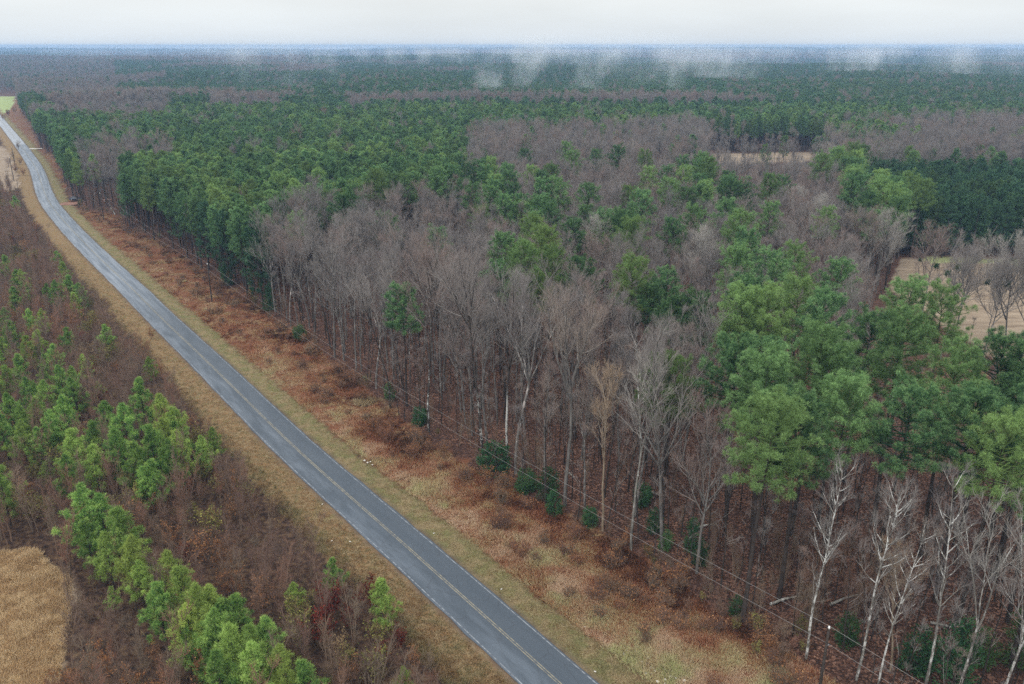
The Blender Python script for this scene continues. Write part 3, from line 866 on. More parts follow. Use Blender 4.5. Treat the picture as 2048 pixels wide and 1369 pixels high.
for u, v, h, vi, lab in (
        (1478, 770, 26, 0, 'round-topped pine at the left end of the near pine clump'),
        (1625, 745, 28, 1, 'largest yellow-green pine crown at the top of the near clump'),
        (1800, 735, 27, 2, 'dark round pine crown right of the largest yellow-green pine'),
        (1690, 850, 25, 3, 'wide dark pine crown in the middle of the near clump'),
        (1800, 870, 25, 0, 'broad low pine crown above the many-branched white tree'),
        (1900, 800, 26, 2, 'pine crown just below the two dark pines by the field'),
        (1985, 760, 26, 1, 'pine crown in front of the bare trees at the tan field'),
        (1985, 930, 24, 3, 'bright round pine crown above the pale leaning trees at the right'),
        (1600, 880, 25, 2, 'pine crown behind the big yellow-green pine at the woods edge'),
        (2060, 850, 25, 0, 'pine crown cut by the right edge of the view'),
        (1820, 640, 26, 1, 'dark pine on the field side, left one of a close pair'),
        (1893, 655, 25, 2, 'dark pine on the field side, right one of a close pair'),
        (1080, 505, 25, 0, 'large rounded pine standing alone among bare crowns, right half of its clump'),
        (1015, 525, 24, 3, 'large rounded pine standing alone among bare crowns, left half of its clump'),
        (1262, 487, 24, 1, 'dark pine between two tan bare crowns in the middle of the woods'),
        (1125, 398, 24, 2, 'pine with a yellowish top in the small group amid the bare woods')):
    by_crown('big_pine', u, v, h, 'near', lab, vi)
for u, v, h in ((1050, 540, 24), (1110, 545, 24), (1180, 402, 23), (1090, 395, 23), (960, 345, 22), (985, 375, 22), (1052, 320, 22), (1130, 305, 22), (1285, 420, 23), (1255, 400, 22), (1340, 388, 23), (1375, 405, 23), (1400, 450, 24),
                (1440, 440, 24), (1475, 470, 24), (1500, 500, 24), (1330, 590, 22), (1300, 610, 22), (1350, 640, 22), (1390, 640, 22), (1560, 560, 24), (1500, 610, 25), (1540, 640, 25), (1600, 610, 25), (1640, 650, 25), (1480, 640, 24),
                (1730, 690, 25), (1940, 860, 25), (1540, 790, 25), (2050, 760, 25), (2100, 900, 25), (1600, 540, 24), (1240, 470, 23), (1160, 560, 22), (1070, 470, 23), (940, 400, 22), (1010, 420, 22), (1420, 400, 23)):
    by_crown('big_pine', u, v, h * RNG.uniform(0.95, 1.06), 'mixed', frac=0.86)
for u, v, h, vi in ((1270, 540, 21, 0), (1180, 495, 21, 1), (1400, 520, 21, 1), (1600, 420, 19, 1), (1640, 440, 20, 1), (1760, 480, 21, 1), (1400, 290, 20, 0), (1660, 320, 19, 1)):
    by_crown('round_bare', u, v, h, 'round', None, vi, 0.75)
for u, f, t in ((1880, 720, 540), (1960, 735, 550), (2005, 722, 520), (2040, 728, 530), (1840, 650, 500), (1905, 690, 520), (2080, 735, 500)):
    by_foot('round_bare', u, f, t - 20, 'field', None, int(RNG.integers(0, 3)))

# the stands: which kind grows where follows the patches of colour in the photo
PINE_PATCHES = [
    [(60, 300), (500, 282), (940, 258), (925, 330), (900, 395), (780, 405), (640, 440), (545, 450), (525, 560), (430, 575), (250, 470), (160, 410)],
    [(40, 300), (75, 235), (340, 238), (560, 224), (700, 222), (960, 222), (1330, 230), (1500, 232), (1790, 262), (1800, 285), (1660, 266), (1400, 246), (1335, 248), (940, 262), (500, 288), (80, 308)],
    [(330, 196), (560, 200), (700, 198), (960, 196), (1100, 204), (1380, 204), (1560, 214), (1700, 226), (1900, 238), (2300, 250), (2300, 190), (1750, 150), (600, 146), (330, 150)],
    [(1660, 335), (1740, 325), (2300, 330), (2300, 520), (1850, 520), (1690, 430)]]
BARE_PATCHES = [[(150, 305), (235, 292), (245, 350), (240, 400), (180, 400)], [(250, 290), (345, 292), (340, 325), (255, 325)],
                [(80, 205), (330, 196), (350, 200), (330, 228), (120, 228)], [(420, 205), (560, 203), (560, 216), (430, 222)], [(700, 203), (960, 200), (960, 212), (700, 216)],
                [(1400, 248), (1660, 268), (1810, 286), (1830, 240), (2300, 232), (2300, 325), (1640, 330), (1420, 300)]]
BANDS = [(196, 150, 0.80, 21), (150, 128, 0.55, 22), (128, 112, 0.45, 23), (112, 90, 0.5, 24)]
def is_pine(x, y):
    u, v = to_px(x, y, 16.0 + terrain(x, y))
    dist = np.hypot(x, y)
    n = vnoise(x * 0.6, y * 0.35, 75, 31)
    n2 = vnoise(x * 0.5, y, 260, 32)
    p = np.where(dist < 560, np.where((u < 960) & (v > 380), 0.015, 0.05 + 0.1 * (n > 0.75)), np.where(n2 > 0.33, 0.95, 0.08))
    p = np.where((dist > 560) & (v > 128) & (v < 205) & (u > 230) & (u < 1750), np.where(vnoise(x, y * 0.5, 140, 33) > 0.3, 0.95, 0.15), p)
    p = np.where((dist > 560) & (v > 120) & (v < 190) & (u < 230), 0.25, p)
    p = np.where(inside([(920, 320), (1300, 290), (1500, 400), (1720, 500), (1760, 700), (1450, 720), (1300, 650), (1000, 560), (930, 430)], u, v) & (dist < 560), np.where(vnoise(x, y, 18, 35) > 0.68, 0.4, 0.02), p)
    for q in PINE_PATCHES:
        p = np.where(inside(q, u, v), 0.94, p)
    for q in BARE_PATCHES:
        p = np.where(inside(q, u, v), 0.07, p)
    return RNG.uniform(0, 1, np.shape(x)) < p
FOREST_LEFT = np.array([at(u, v) for u, v in ((-4000, 187), (34, 187), (42, 200), (60, 160), (70, 120), (70, 96.5), (-4000, 96.5))])
def scatter(y0, y1, gap, half=0.70, margin=40):
    n_y = int((y1 - y0) / gap)
    out = []
    for j in range(n_y):
        yy = y0 + j * gap
        w = half * yy + margin
        xs = np.arange(-w, w, gap) + (j % 2) * gap / 2
        out.append(np.stack([xs + RNG.normal(0, gap * 0.27, len(xs)), np.full(len(xs), yy) + RNG.normal(0, gap * 0.27, len(xs))], 1))
    P = np.concatenate(out)
    x, y = P[:, 0], P[:, 1]
    ok = inside(FOREST, x, y) | inside(FOREST_LEFT, x, y)
    if y1 > 400:
        ok &= np.abs(road_coords(x, y)[0]) > 9
    for q in OPEN:
        ok &= ~inside(q, x, y)
    return P[ok]
hero = np.array([[q['x'], q['y']] for q in TREES])
FAR = {'far_pine': [], 'far_bare': [], 'big_pine': [], 'stand_pine': [], 'edge_pine': [], 'big_bare': [], 'wood_bare': [], 'fan_bare': [], 'pole_bare': [], 'round_bare': []}
def edge_dist(P):
    a, b = EDGE[:-1], EDGE[1:]
    best = np.full(len(P), 1e9)
    for p, q in zip(a, b):
        t = np.clip(((P - p) @ (q - p)) / max(1e-6, ((q - p) @ (q - p))), 0, 1)
        best = np.minimum(best, np.linalg.norm(P - p - t[:, None] * (q - p), axis=1))
    return best
P = scatter(40, 330, 3.9)
P = P[np.min(np.linalg.norm(P[:, None] - hero[None], axis=2), 1) > 2.6]
ip = is_pine(P[:, 0], P[:, 1])
ed = edge_dist(P)
blk = inside(PINE_BLOCK, P[:, 0], P[:, 1])
u_, v_ = to_px(P[:, 0], P[:, 1], np.full(len(P), 14.0))
stand = inside(PINE_PATCHES[0], u_, v_)
near_clump = (v_ > 700) & (u_ > 1400)
low_ground = inside([at(u, v) for u, v in ((1690, 640), (1815, 560), (1890, 640), (1985, 715), (2048, 735), (2300, 790), (2500, 1000), (2048, 930), (1900, 905), (1770, 850), (1700, 760))], P[:, 0], P[:, 1])
for ii, ((x, y), p, e, k, s, nc) in enumerate(zip(P, ip, ed, blk, stand, near_clump)):
    r = RNG.uniform()
    if k:
        put('edge_pine', x, y, 17 * RNG.uniform(0.85, 1.12), 'block')
    elif p and s:
        put('edge_pine' if e < 3.0 and r < 0.3 else 'stand_pine', x, y, 20.0 * RNG.uniform(0.88, 1.1), 'stand')
    elif s:
        put('wood_bare', x, y, 19 * RNG.uniform(0.9, 1.1), 'woods')
    elif p and r < 0.55 and not low_ground[ii] and not nc:
        put('big_pine', x, y, 23.5 * RNG.uniform(0.85, 1.05), 'mixed')
    elif low_ground[ii]:
        if r < 0.55:
            put('pole_bare', x, y, 9 * RNG.uniform(0.5, 1.1), 'pole')
    elif r < (0.62 if nc else 0.38):
        put('pole_bare', x, y, (15 if nc else 17) * RNG.uniform(0.6, 1.15), 'pole')
    elif nc and e > 3.0:
        if r > 0.9 and v_[ii] > 800:
            put('big_pine', x, y, 23 * RNG.uniform(0.85, 1.05), 'mixed')
    elif r < 0.64 or (e < 2.5 and r < 0.7):
        put('wood_bare', x, y, (24 if e < 30 else 21) * RNG.uniform(0.8, 1.1), 'woods')
    elif r < 0.83:
        put('big_bare', x, y, (25 if e < 30 else 21.5) * RNG.uniform(0.82, 1.08), 'woods')
    elif r < 0.89:
        put('fan_bare', x, y, (24 if e < 30 else 21) * RNG.uniform(0.8, 1.05), 'woods')
P = scatter(45, 260, 3.2)
ed = edge_dist(P)
P = P[(ed < 42) & (RNG.uniform(0, 1, len(P)) < 0.5) & ~inside(PINE_BLOCK, P[:, 0], P[:, 1]) & ~inside(PINE_PATCHES[0], *to_px(P[:, 0], P[:, 1], np.full(len(P), 14.0)))]
for x, y in P:
    put('pole_bare', x, y, 15 * RNG.uniform(0.45, 1.2), 'pole')
P = scatter(330, 640, 4.6)
ip = is_pine(P[:, 0], P[:, 1])
u_, v_ = to_px(P[:, 0], P[:, 1], np.full(len(P), 14.0))
gu, _ = to_px(P[:, 0], P[:, 1], np.zeros(len(P)))
gu = gu + RNG.normal(0, 22, len(gu))
view_gap = (gu > 1412) & (gu < 1650) & (P[:, 1] < 480)           # low growth in front of the small pale field
for ii, ((x, y), p) in enumerate(zip(P, ip)):
    r = RNG.uniform()
    if view_gap[ii] and (r > 0.14 or y > 440):
        FAR['wood_bare'].append((x, y, min(20, max(4.0, 59 - y * 0.128)) * RNG.uniform(0.75, 1.0)))
    elif p:
        FAR['stand_pine'].append((x, y, 19 * RNG.uniform(0.85, 1.12)))
    elif r < 0.42:
        FAR['wood_bare'].append((x, y, 22 * RNG.uniform(0.8, 1.12)))
    elif r < 0.72:
        FAR['big_bare'].append((x, y, 22 * RNG.uniform(0.8, 1.1)))
def thin_far(y0, y1, gap):
    P = scatter(y0, y1, gap, 0.68, 60)
    ip = is_pine(P[:, 0], P[:, 1])
    for (x, y), p in zip(P, ip):
        FAR['far_pine' if p else 'far_bare'].append((x, y, (18.5 if p else 20.5) * RNG.uniform(0.85, 1.12) * (0.72 + 0.5 * float(vnoise(x, y * 0.6, 170, 36)))))
thin_far(640, 1100, 6.0)
thin_far(1100, 2200, 10.5)
thin_far(2200, 4400, 21.0)
thin_far(4400, 8900, 46.0)

# evergreen bushes along the edge of the woods
for u, v, h, k, lab in ((990, 945, 4.6, 1, 'dark glossy evergreen bush at the foot of the white trunk'), (1095, 1000, 4.5, 0, 'dark evergreen bush right of the glossy round one'),
                        (1108, 1030, 3.4, 0, None), (1052, 985, 3.4, 1, None), (1285, 1010, 3.0, 1, None), (1308, 1065, 3.2, 0, None), (1330, 1100, 2.6, 0, None), (1385, 1100, 4.4, 2, None), (1400, 1130, 3.0, 0, None),
                        (1470, 1232, 2.4, 0, 'small bright green bush left of the pine with the white foot'), (1905, 1370, 7.5, 2, 'tall dark cedar between the pale trunks at the lower right'), (1830, 1345, 5.0, 0, None),
                        (2035, 1330, 6.5, 2, None), (540, 620, 5.5, 2, None), (600, 680, 3.0, 1, None), (455, 570, 4.5, 0, None), (840, 850, 3.0, 1, None), (1180, 1050, 2.4, 1, None), (780, 800, 3.0, 0, None), (1960, 1330, 4.0, 0, None), (1690, 1290, 3.6, 0, None)):
    x, y = at(u, v)
    put('holly', x, y, h, 'holly', k, label=lab)

# the thicket left of the road
for u, v, h, lab in ((165, 1030, 10.5, 'yellow-green young pine beside the tan clearing'), (245, 1075, 10, 'mid-green young pine touching the yellow-green one by the clearing'),
                     (285, 800, 10, None), (330, 835, 10, None), (250, 850, 9.5, None), (215, 845, 9, None), (305, 900, 10, None), (340, 925, 9, None), (270, 930, 9, None), (235, 905, 9.5, None), (190, 880, 8, None),
                     (270, 1120, 8.5, None), (205, 1040, 9, None), (95, 800, 9, None), (125, 765, 8.5, None), (60, 790, 8, None), (25, 825, 8.5, None), (105, 860, 8.5, None), (15, 765, 8, None), (150, 905, 9.5, None), (80, 690, 8, None), (30, 600, 8, None),
                     (20, 670, 8, None), (140, 575, 8, None), (128, 545, 7, None), (160, 590, 7.5, None), (115, 520, 6.5, None), (300, 735, 5.5, 'lone small young pine close to the left verge of the road'), (215, 680, 5.5, None), (425, 885, 6, None), (400, 920, 6, None),
                     (5, 980, 9, None), (360, 1190, 9, None), (340, 1150, 8, None), (395, 1235, 9.5, None), (435, 1275, 9, None), (465, 1310, 9, None), (535, 1290, 8.5, None), (480, 1240, 8, None), (510, 1345, 8.5, None), (565, 1345, 8, None), (420, 1330, 6, None),
                     (590, 1190, 4.5, None), (668, 1148, 5.5, 'bright young pine beside the dark red shrub'), (765, 1205, 7.5, 'feathery light green young pine next to the left roadside grass'), (225, 1195, 3.5, None), (375, 1290, 6, None), (30, 405, 6.5, 'bright round young pine near the road bend'),
                     (808, 1362, 4, 'pale small pine at the bottom near the roadside'), (10, 530, 7, None), (45, 560, 7, None), (60, 640, 6.5, None), (5, 700, 7, None), (90, 760, 7, None), (135, 950, 7.5, None), (290, 970, 7, None), (330, 880, 9, None), (-40, 760, 8, None), (-50, 900, 8, None), (280, 1160, 6, None), (40, 740, 8, None), (75, 835, 8.5, None), (130, 830, 8.5, None), (150, 790, 8, None), (5, 860, 8, None), (55, 700, 7.5, None), (110, 715, 7, None), (45, 880, 8, None), (350, 860, 9.5, None), (355, 905, 8.5, None), (310, 960, 8, None), (190, 930, 8, None), (150, 610, 7.5, None), (35, 560, 7, None), (10, 640, 7, None), (85, 640, 6.5, None), (380, 1260, 8, None), (320, 1215, 8, None), (425, 1225, 8.5, None), (500, 1305, 8.5, None), (450, 1250, 8, None), (180, 1085, 8, None), (215, 1110, 7.5, None), (440, 1360, 8, None), (610, 1370, 7, None)):
    by_crown('young_pine', u, v, h, 'young', lab, None, 0.62)
for u, v, h, k, lab in ((735, 1185, 4.2, 4, 'dark red-leaved shrub behind the feathery young pine'), (705, 1230, 3.2, 4, None), (790, 1275, 3.2, 4, None), (755, 1310, 3.2, 4, None), (372, 1100, 2.6, 4, 'small red-leaved shrub in the middle of the thicket'), (290, 690, 3.0, 2, 'rust-leaved shrub at the left edge of the roadside grass'),
                        (680, 1290, 3.0, 5, None), (640, 1260, 3.4, 5, None), (700, 1330, 3.2, 2, None), (470, 1010, 4.0, 2, None), (460, 960, 4.2, 2, None), (430, 1040, 3.6, 3, None), (300, 665, 2.6, 2, None), (200, 720, 3, 4, None), (175, 745, 3.0, 4, None), (160, 810, 3.0, 4, None), (205, 790, 3.2, 4, None), (520, 1180, 4, 2, None), (25, 480, 3, 4, None), (60, 450, 3, 4, None)):
    by_crown('shrub', u, v, h, 'shrub', lab, k, 0.6)
S = []
for yy in np.arange(48, 420, 2.5):
    xs = np.arange(-0.70 * yy - 25, 40, 2.5)
    S.append(np.stack([xs + RNG.normal(0, 0.75, len(xs)), yy + RNG.normal(0, 0.75, len(xs))], 1))
S = np.concatenate(S)
d, s_ = road_coords(S[:, 0], S[:, 1])
keep = (d < -9.3) & ~inside(CLEARING, S[:, 0], S[:, 1]) & ~inside(FIELD_LEFT, S[:, 0], S[:, 1]) & (d > -170)
S, d = S[keep], d[keep]
SCRUB_PTS = S
for (x, y), dd in zip(S, d):
    r = RNG.uniform()
    dens = 0.85 if y < 220 else 0.7
    if r > dens:
        continue
    n = vnoise(x, y, 14, 41)
    if r < 0.42:
        put('sapling', x, y, (8.6 if dd < -12 else 4.5) * RNG.uniform(0.5, 1.2), 'sapling')
    elif r < 0.79:
        k = 0 if n < 0.18 else 1 if n < 0.28 else 2 if n < 0.50 else 3 if n < 0.76 else 4 if n < 0.8 else 5
        if RNG.uniform() < 0.35:
            k = int(RNG.integers(0, 2))
        put('shrub', x, y, (4.0 if dd < -12 else 2.6) * RNG.uniform(0.55, 1.25), 'shrub', k)
    elif r < (0.835 if y > 105 else 0.80) and dd < -13:
        put('young_pine', x, y, 6.5 * RNG.uniform(0.6, 1.2), 'young')
KIND['briar'] = [thicket_shrub(440 + i, 1.5, 1.4, 12, leaf='rust_leaf', n_leaf=160, leaf_size=0.16, n2=5, n3=6) for i in range(3)]
for k in range(420):
    t = RNG.uniform(0, 1) ** 1.3
    i = int(2 + t * 16)
    a = RNG.uniform(0, 1)
    q = EDGE[i] * (1 - a) + EDGE[i + 1] * a
    n = norm(np.array([EDGE[i + 1][1] - EDGE[i][1], -(EDGE[i + 1][0] - EDGE[i][0])]))
    n = n if n[0] > 0 else -n
    if k < 150:
        q = q + n * RNG.normal(0.3, 1.3)
        put('shrub', q[0], q[1], 2.2 * RNG.uniform(0.5, 1.4), 'edge_brush', int(RNG.choice([0, 0, 1, 1, 2, 3])))
    else:
        q = q + n * RNG.uniform(1, 22)
        put('sapling', q[0], q[1], 6.0 * RNG.uniform(0.4, 1.2), 'edge_sapling')
for k in range(150):
    y = 60 * (330 / 60) ** RNG.uniform(0, 1)
    x = np.interp(y, EDGE[:20, 1], EDGE[:20, 0])
    dd = road_coords(x, y)[0][0]
    off = (dd - 9) * RNG.uniform(0.05, 0.95)
    xx, yy = x - off * 0.82, y - off * 0.55
    d2 = road_coords(xx, yy)[0][0]
    if d2 > 8.5:
        put('briar', xx, yy, 1.5 * RNG.uniform(0.6, 1.4), 'briar')
for u, v in ((18, 232), (30, 226), (8, 240), (40, 330), (15, 335), (33, 345), (28, 318), (36, 300), (46, 352)):
    x, y = at(u, v)
    put('shrub', x, y, 5.0 * RNG.uniform(0.8, 1.3), 'shrub')

# ------------------------------------------------------------------ planting: the trees that show largest are things, the rest of each kind is one mass
NAME = {'big_pine': 'pine_tree', 'stand_pine': 'pine_tree', 'edge_pine': 'pine_tree', 'far_pine': 'pine_tree', 'young_pine': 'young_pine', 'holly': 'evergreen_bush', 'shrub': 'bare_shrub', 'briar': 'briar_clump', 'sapling': 'bare_sapling'}
CAT = {'pine_tree': 'pine tree', 'bare_tree': 'bare tree', 'young_pine': 'young pine', 'evergreen_bush': 'bush', 'bare_shrub': 'shrub', 'briar_clump': 'briars', 'bare_sapling': 'sapling'}
LIMIT = {'briar_clump': 200, 'pine_tree': 290, 'bare_tree': 290, 'young_pine': 200, 'evergreen_bush': 100, 'bare_shrub': 295, 'bare_sapling': 295}
LABELS = {
    'near': ('big pine in the near clump at the right', 'near pines'),
    'mixed': ('round-crowned green pine rising among the bare hardwoods', 'pines scattered through the bare woods'),
    'stand': ('slim straight pine packed in the dense green stand beyond the meadow', 'pines of the dense stand by the bend'),
    'block': ('dark bushy pine in the block behind the tan field', 'pines behind the tan field'),
    'woods': ('tall leafless grey-brown hardwood standing in the close bare woods right of the meadow', 'bare hardwoods of the woods'),
    'pole': ('thin dark leafless pole of a tree in the understory of the woods', 'thin understory trees'),
    'white': ('white-barked bare tree', 'white-barked trees'), 'tan': ('tan bare tree', 'tan trees'), 'edge': ('bare tree at the woods edge', 'edge trees'),
    'round': ('spreading round-crowned leafless tree with a pale tan top, amid the bare woods', 'round-crowned bare trees'),
    'field': ('leafless dark-limbed tree standing along the tan field at the right', 'bare trees along the tan field'),
    'young': ('bright green bushy young pine in the brown thicket left of the road', 'young pines of the thicket'),
    'sapling': ('thin brown leafless sapling in the thicket left of the road', 'bare saplings of the thicket'),
    'edge_brush': ('low tangled brush at the edge of the woods right of the meadow', 'brush along the woods edge'),
    'edge_sapling': ('thin leafless sapling on the leafy floor just inside the woods', 'saplings inside the woods'),
    'briar': ('low dark clump of rust-leaved briars in the rough meadow right of the road', 'briar clumps of the meadow'),
    'far_pine': ('green pine far off in the misty forest', 'far pines'), 'far_bare': ('bare hardwood far off in the misty forest', 'far hardwoods'),
    'holly': ('small dark evergreen bush at the foot of the woods', 'evergreen bushes along the woods edge')}
SHRUB_LABELS = {0: ('low tangled leafless brown shrub in the thicket left of the road', 'leafless shrubs'), 1: ('low tangled leafless brown shrub in the thicket left of the road', 'leafless shrubs'),
                2: ('shrub holding rust-brown leaves in the thicket left of the road', 'rust-leaved shrubs'), 3: ('shrub with sparse olive-yellow leaves in the thicket left of the road', 'olive-leaved shrubs'),
                4: ('shrub with dark red leaves in the thicket left of the road', 'red-leaved shrubs'), 5: ('shrub with scattered pale tan leaves in the thicket left of the road', 'tan-leaved shrubs')}
SOURCE = {}
def plant(q):
    name = NAME.get(q['kind'], 'bare_tree')
    parts, h0 = KIND[q['kind']][q['v']]
    z = float(terrain(q['x'], q['y']))
    root = empty(name, (q['x'], q['y'], z), q['rz'])
    s = q['h'] / h0
    root.scale = (s, s, s)
    src = []
    for nm, me in parts:
        src.append(link(nm, me, root))
    lab, grp = SHRUB_LABELS[q['v']] if q['key'] == 'shrub' else LABELS[q['key']]
    if q['label']:
        tag(root, q['label'], CAT[name])
    else:
        tag(root, lab, CAT[name], grp)
    SOURCE.setdefault((q['kind'], q['v']), src)
    return root
for q in TREES:
    u, v = to_px(q['x'], q['y'], q['h'] * 0.75)
    u2, v2 = to_px(q['x'], q['y'], 1.0)
    q['seen'] = (-30 < u < PW + 30 and -30 < v < PH + 30) or (0 < u2 < PW and 0 < v2 < PH)
    q['rank'] = q['d'] / q['h'] * (1.5 if q['kind'] in ('pole_bare',) else 1.0) - (1e6 if q['label'] else 0)
REST = {}
for name in LIMIT:
    grp = sorted([q for q in TREES if NAME.get(q['kind'], 'bare_tree') == name and q['seen']], key=lambda q: q['rank'])
    for q in grp[:LIMIT[name]]:
        plant(q)
        q['done'] = True
for q in TREES:
    if not q.get('done'):
        REST.setdefault(NAME.get(q['kind'], 'bare_tree'), []).append((q['kind'], q['v'], q['x'], q['y'], q['h'], q['rz']))
for kind, lst in FAR.items():
    for x, y, h in lst:
        REST.setdefault(NAME.get(kind, 'bare_tree'), []).append((kind, int(RNG.integers(0, len(KIND[kind]))), x, y, h, RNG.uniform(0, 6.283)))

def mass(name, rows, label, cat):
    """many trees as one object: instances of the meshes used by the single trees"""
    vs = sorted({(r[0], r[1]) for r in rows})
    code = {k: i for i, k in enumerate(vs)}
    a = np.array([[r[2], r[3], r[4] / KIND[r[0]][r[1]][1], r[5], code[(r[0], r[1])]] for r in rows])
    me = bpy.data.meshes.new(name)
    me.vertices.add(len(a))
    co = np.stack([a[:, 0], a[:, 1], terrain(a[:, 0], a[:, 1])], 1)
    me.vertices.foreach_set('co', co.astype(np.float32).ravel())
    for nm, ty, col in (('size', 'FLOAT', a[:, 2]), ('turn', 'FLOAT', a[:, 3]), ('which', 'INT', a[:, 4])):
        t = me.attributes.new(nm, ty, 'POINT')
        t.data.foreach_set('value', col.astype(np.float32 if ty == 'FLOAT' else np.int32))
    o = link(name, me)
    tag(o, label, cat, kind='stuff')
    ng = bpy.data.node_groups.new(name, 'GeometryNodeTree')
    ng.interface.new_socket('Geometry', in_out='INPUT', socket_type='NodeSocketGeometry')
    ng.interface.new_socket('Geometry', in_out='OUTPUT', socket_type='NodeSocketGeometry')
    n, l = ng.nodes, ng.links
    gi, go = n.new('NodeGroupInput'), n.new('NodeGroupOutput')
    def named(nm, ty):
        q = n.new('GeometryNodeInputNamedAttribute')
        q.data_type = ty
        q.inputs['Name'].default_value = nm
        return q.outputs[0]
    m2p = n.new('GeometryNodeMeshToPoints')
    l.new(gi.outputs[0], m2p.inputs[0])
    rot = n.new('ShaderNodeCombineXYZ')
    l.new(named('turn', 'FLOAT'), rot.inputs[2])
    join = n.new('GeometryNodeJoinGeometry')
    l.new(join.outputs[0], go.inputs[0])
    for k, i in code.items():
        cmpn = n.new('FunctionNodeCompare')
        cmpn.data_type = 'INT'
        cmpn.operation = 'EQUAL'
        ints = [s for s in cmpn.inputs if s.type == 'INT']
        l.new(named('which', 'INT'), ints[0])
        ints[1].default_value = i
        tj = n.new('GeometryNodeJoinGeometry')
        for part in SOURCE_OF(k):
            oi = n.new('GeometryNodeObjectInfo')
            oi.transform_space = 'ORIGINAL'
            oi.inputs['Object'].default_value = part
            l.new(oi.outputs['Geometry'], tj.inputs[0])
        iop = n.new('GeometryNodeInstanceOnPoints')
        l.new(m2p.outputs[0], iop.inputs['Points'])
        l.new(cmpn.outputs[0], iop.inputs['Selection'])
        l.new(tj.outputs[0], iop.inputs['Instance'])
        l.new(rot.outputs[0], iop.inputs['Rotation'])
        l.new(named('size', 'FLOAT'), iop.inputs['Scale'])
        l.new(iop.outputs[0], join.inputs[0])
    md = o.modifiers.new('planting', 'NODES')
    md.node_group = ng
    return o
def SOURCE_OF(k):
    if k not in SOURCE:                                         # far trees: the first one of the kind is a single tree too
        row = next(r for n_ in REST.values() for r in n_ if (r[0], r[1]) == k)
        plant(dict(kind=k[0], v=k[1], x=row[2], y=row[3], h=row[4], rz=row[5], key='far_pine' if 'pine' in k[0] else 'far_bare', label=None))
        for n_ in REST.values():
            if row in n_:
                n_.remove(row)
    return SOURCE[k]
MASS = {'briar_clump': ('briars', 'briars in the rough meadow', 'briars'), 'pine_tree': ('pine_forest', 'green pine forest stretching back to the hazy horizon', 'forest'), 'bare_tree': ('bare_forest', 'grey-brown leafless forest stretching back to the hazy horizon', 'forest'),
        'bare_shrub': ('brushwood', 'mass of low leafless brush in the thicket and along the woods', 'brush'), 'bare_sapling': ('sapling_thicket', 'mass of thin leafless saplings in the thicket and the woods', 'thicket'),
        'young_pine': ('young_pine_growth', 'young pines mixed into the thicket', 'young pines'), 'evergreen_bush': ('evergreen_growth', 'evergreen bushes', 'bushes')}
for nm, rows in list(REST.items()):
    if rows:
        for k in sorted({(r[0], r[1]) for r in rows}):
            SOURCE_OF(k)
for nm, rows in REST.items():
    if rows:
        mass(MASS[nm][0], rows, MASS[nm][1], MASS[nm][2])

# ------------------------------------------------------------------ grass of the roadside, meadow and clearing
def grass_mat(name, stops_a, stops_b, scale):
    t = NT(name)
    p = t.pos
    a = t.ramp(t.attr('tone'), stops_a)
    b = t.ramp(t.attr('tone'), stops_b)
    return t.leaf(t.mix(t.range(t.noise(scale, 3.0, p), 0.44, 0.57), a, b), 0.35)
def tufts(mb, P, h, n, w, rng, spread=0.16, lean=0.55, tone=None):
    """P (m,3) roots; h (m,) heights; n blades in each"""
    ci = np.repeat(np.arange(len(P)), n)
    B = P[ci] + np.concatenate([rng.normal(0, spread, (len(ci), 2)), np.zeros((len(ci), 1))], 1)
    D = norm(np.concatenate([rng.normal(0, lean, (len(ci), 2)), np.ones((len(ci), 1))], 1))
    tn = rng.uniform(0, 1, len(P)) if tone is None else tone
    blades(mb, B, D, h[ci] * rng.uniform(0.5, 1.15, len(ci)), w, np.clip(tn[ci] + rng.normal(0, 0.15, len(ci)), 0, 1), rng, 0.4)
def sample_band(y0, y1, n, test):
    rng = RNG
    out = []
    got = 0
    while got < n:
        y = y0 * (y1 / y0) ** rng.uniform(0, 1, 60000)
        x = rng.uniform(-0.75, 0.72, 60000) * y + rng.uniform(-10, 10, 60000)
        k = test(x, y)
        out.append(np.stack([x[k], y[k]], 1))
        got += k.sum()
    return np.concatenate(out)[:n]
def ground_z(x, y):
    d, s = road_coords(x, y)
    b = (vnoise(x, y, 2.2, 5) - 0.5) * 0.35 + (vnoise(x, y, 7.0, 6) - 0.5) * 0.5
    return terrain(x, y) + smooth(4.6, 8.0, np.abs(d)) * b - 0.45 * np.exp(-((d - 8.6) / 1.3) ** 2) - 0.04
def grass_object(name, label, cat, pts, hh, n, w, mat, spread, lean, tone=None):
    mb = MB()
    P = np.stack([pts[:, 0], pts[:, 1], ground_z(pts[:, 0], pts[:, 1])], 1)
    tufts(mb, P, hh, n, w, np.random.default_rng(8), spread, lean, tone)
    return tag(mb.build(name, mat, smooth_shade=False), label, cat, kind='stuff')
def in_meadow(x, y):
    d, s = road_coords(x, y)
    return (d > 7.4) & (d < 45) & ~inside(FOREST, x, y)
pts = sample_band(50, 330, 9000, in_meadow)
pts = np.repeat(pts, 4, 0) + RNG.normal(0, 0.3, (36000, 2)) * np.repeat(RNG.uniform(0.5, 1.5, (9000, 1)), 4, 0)
pts = pts[in_meadow(pts[:, 0], pts[:, 1])]
hump = vnoise(pts[:, 0], pts[:, 1], 5.0, 51) * 0.6 + vnoise(pts[:, 0], pts[:, 1], 1.7, 52) * 0.4
near_woods = np.clip(1 - edge_dist(pts) / 9.0, 0, 1)
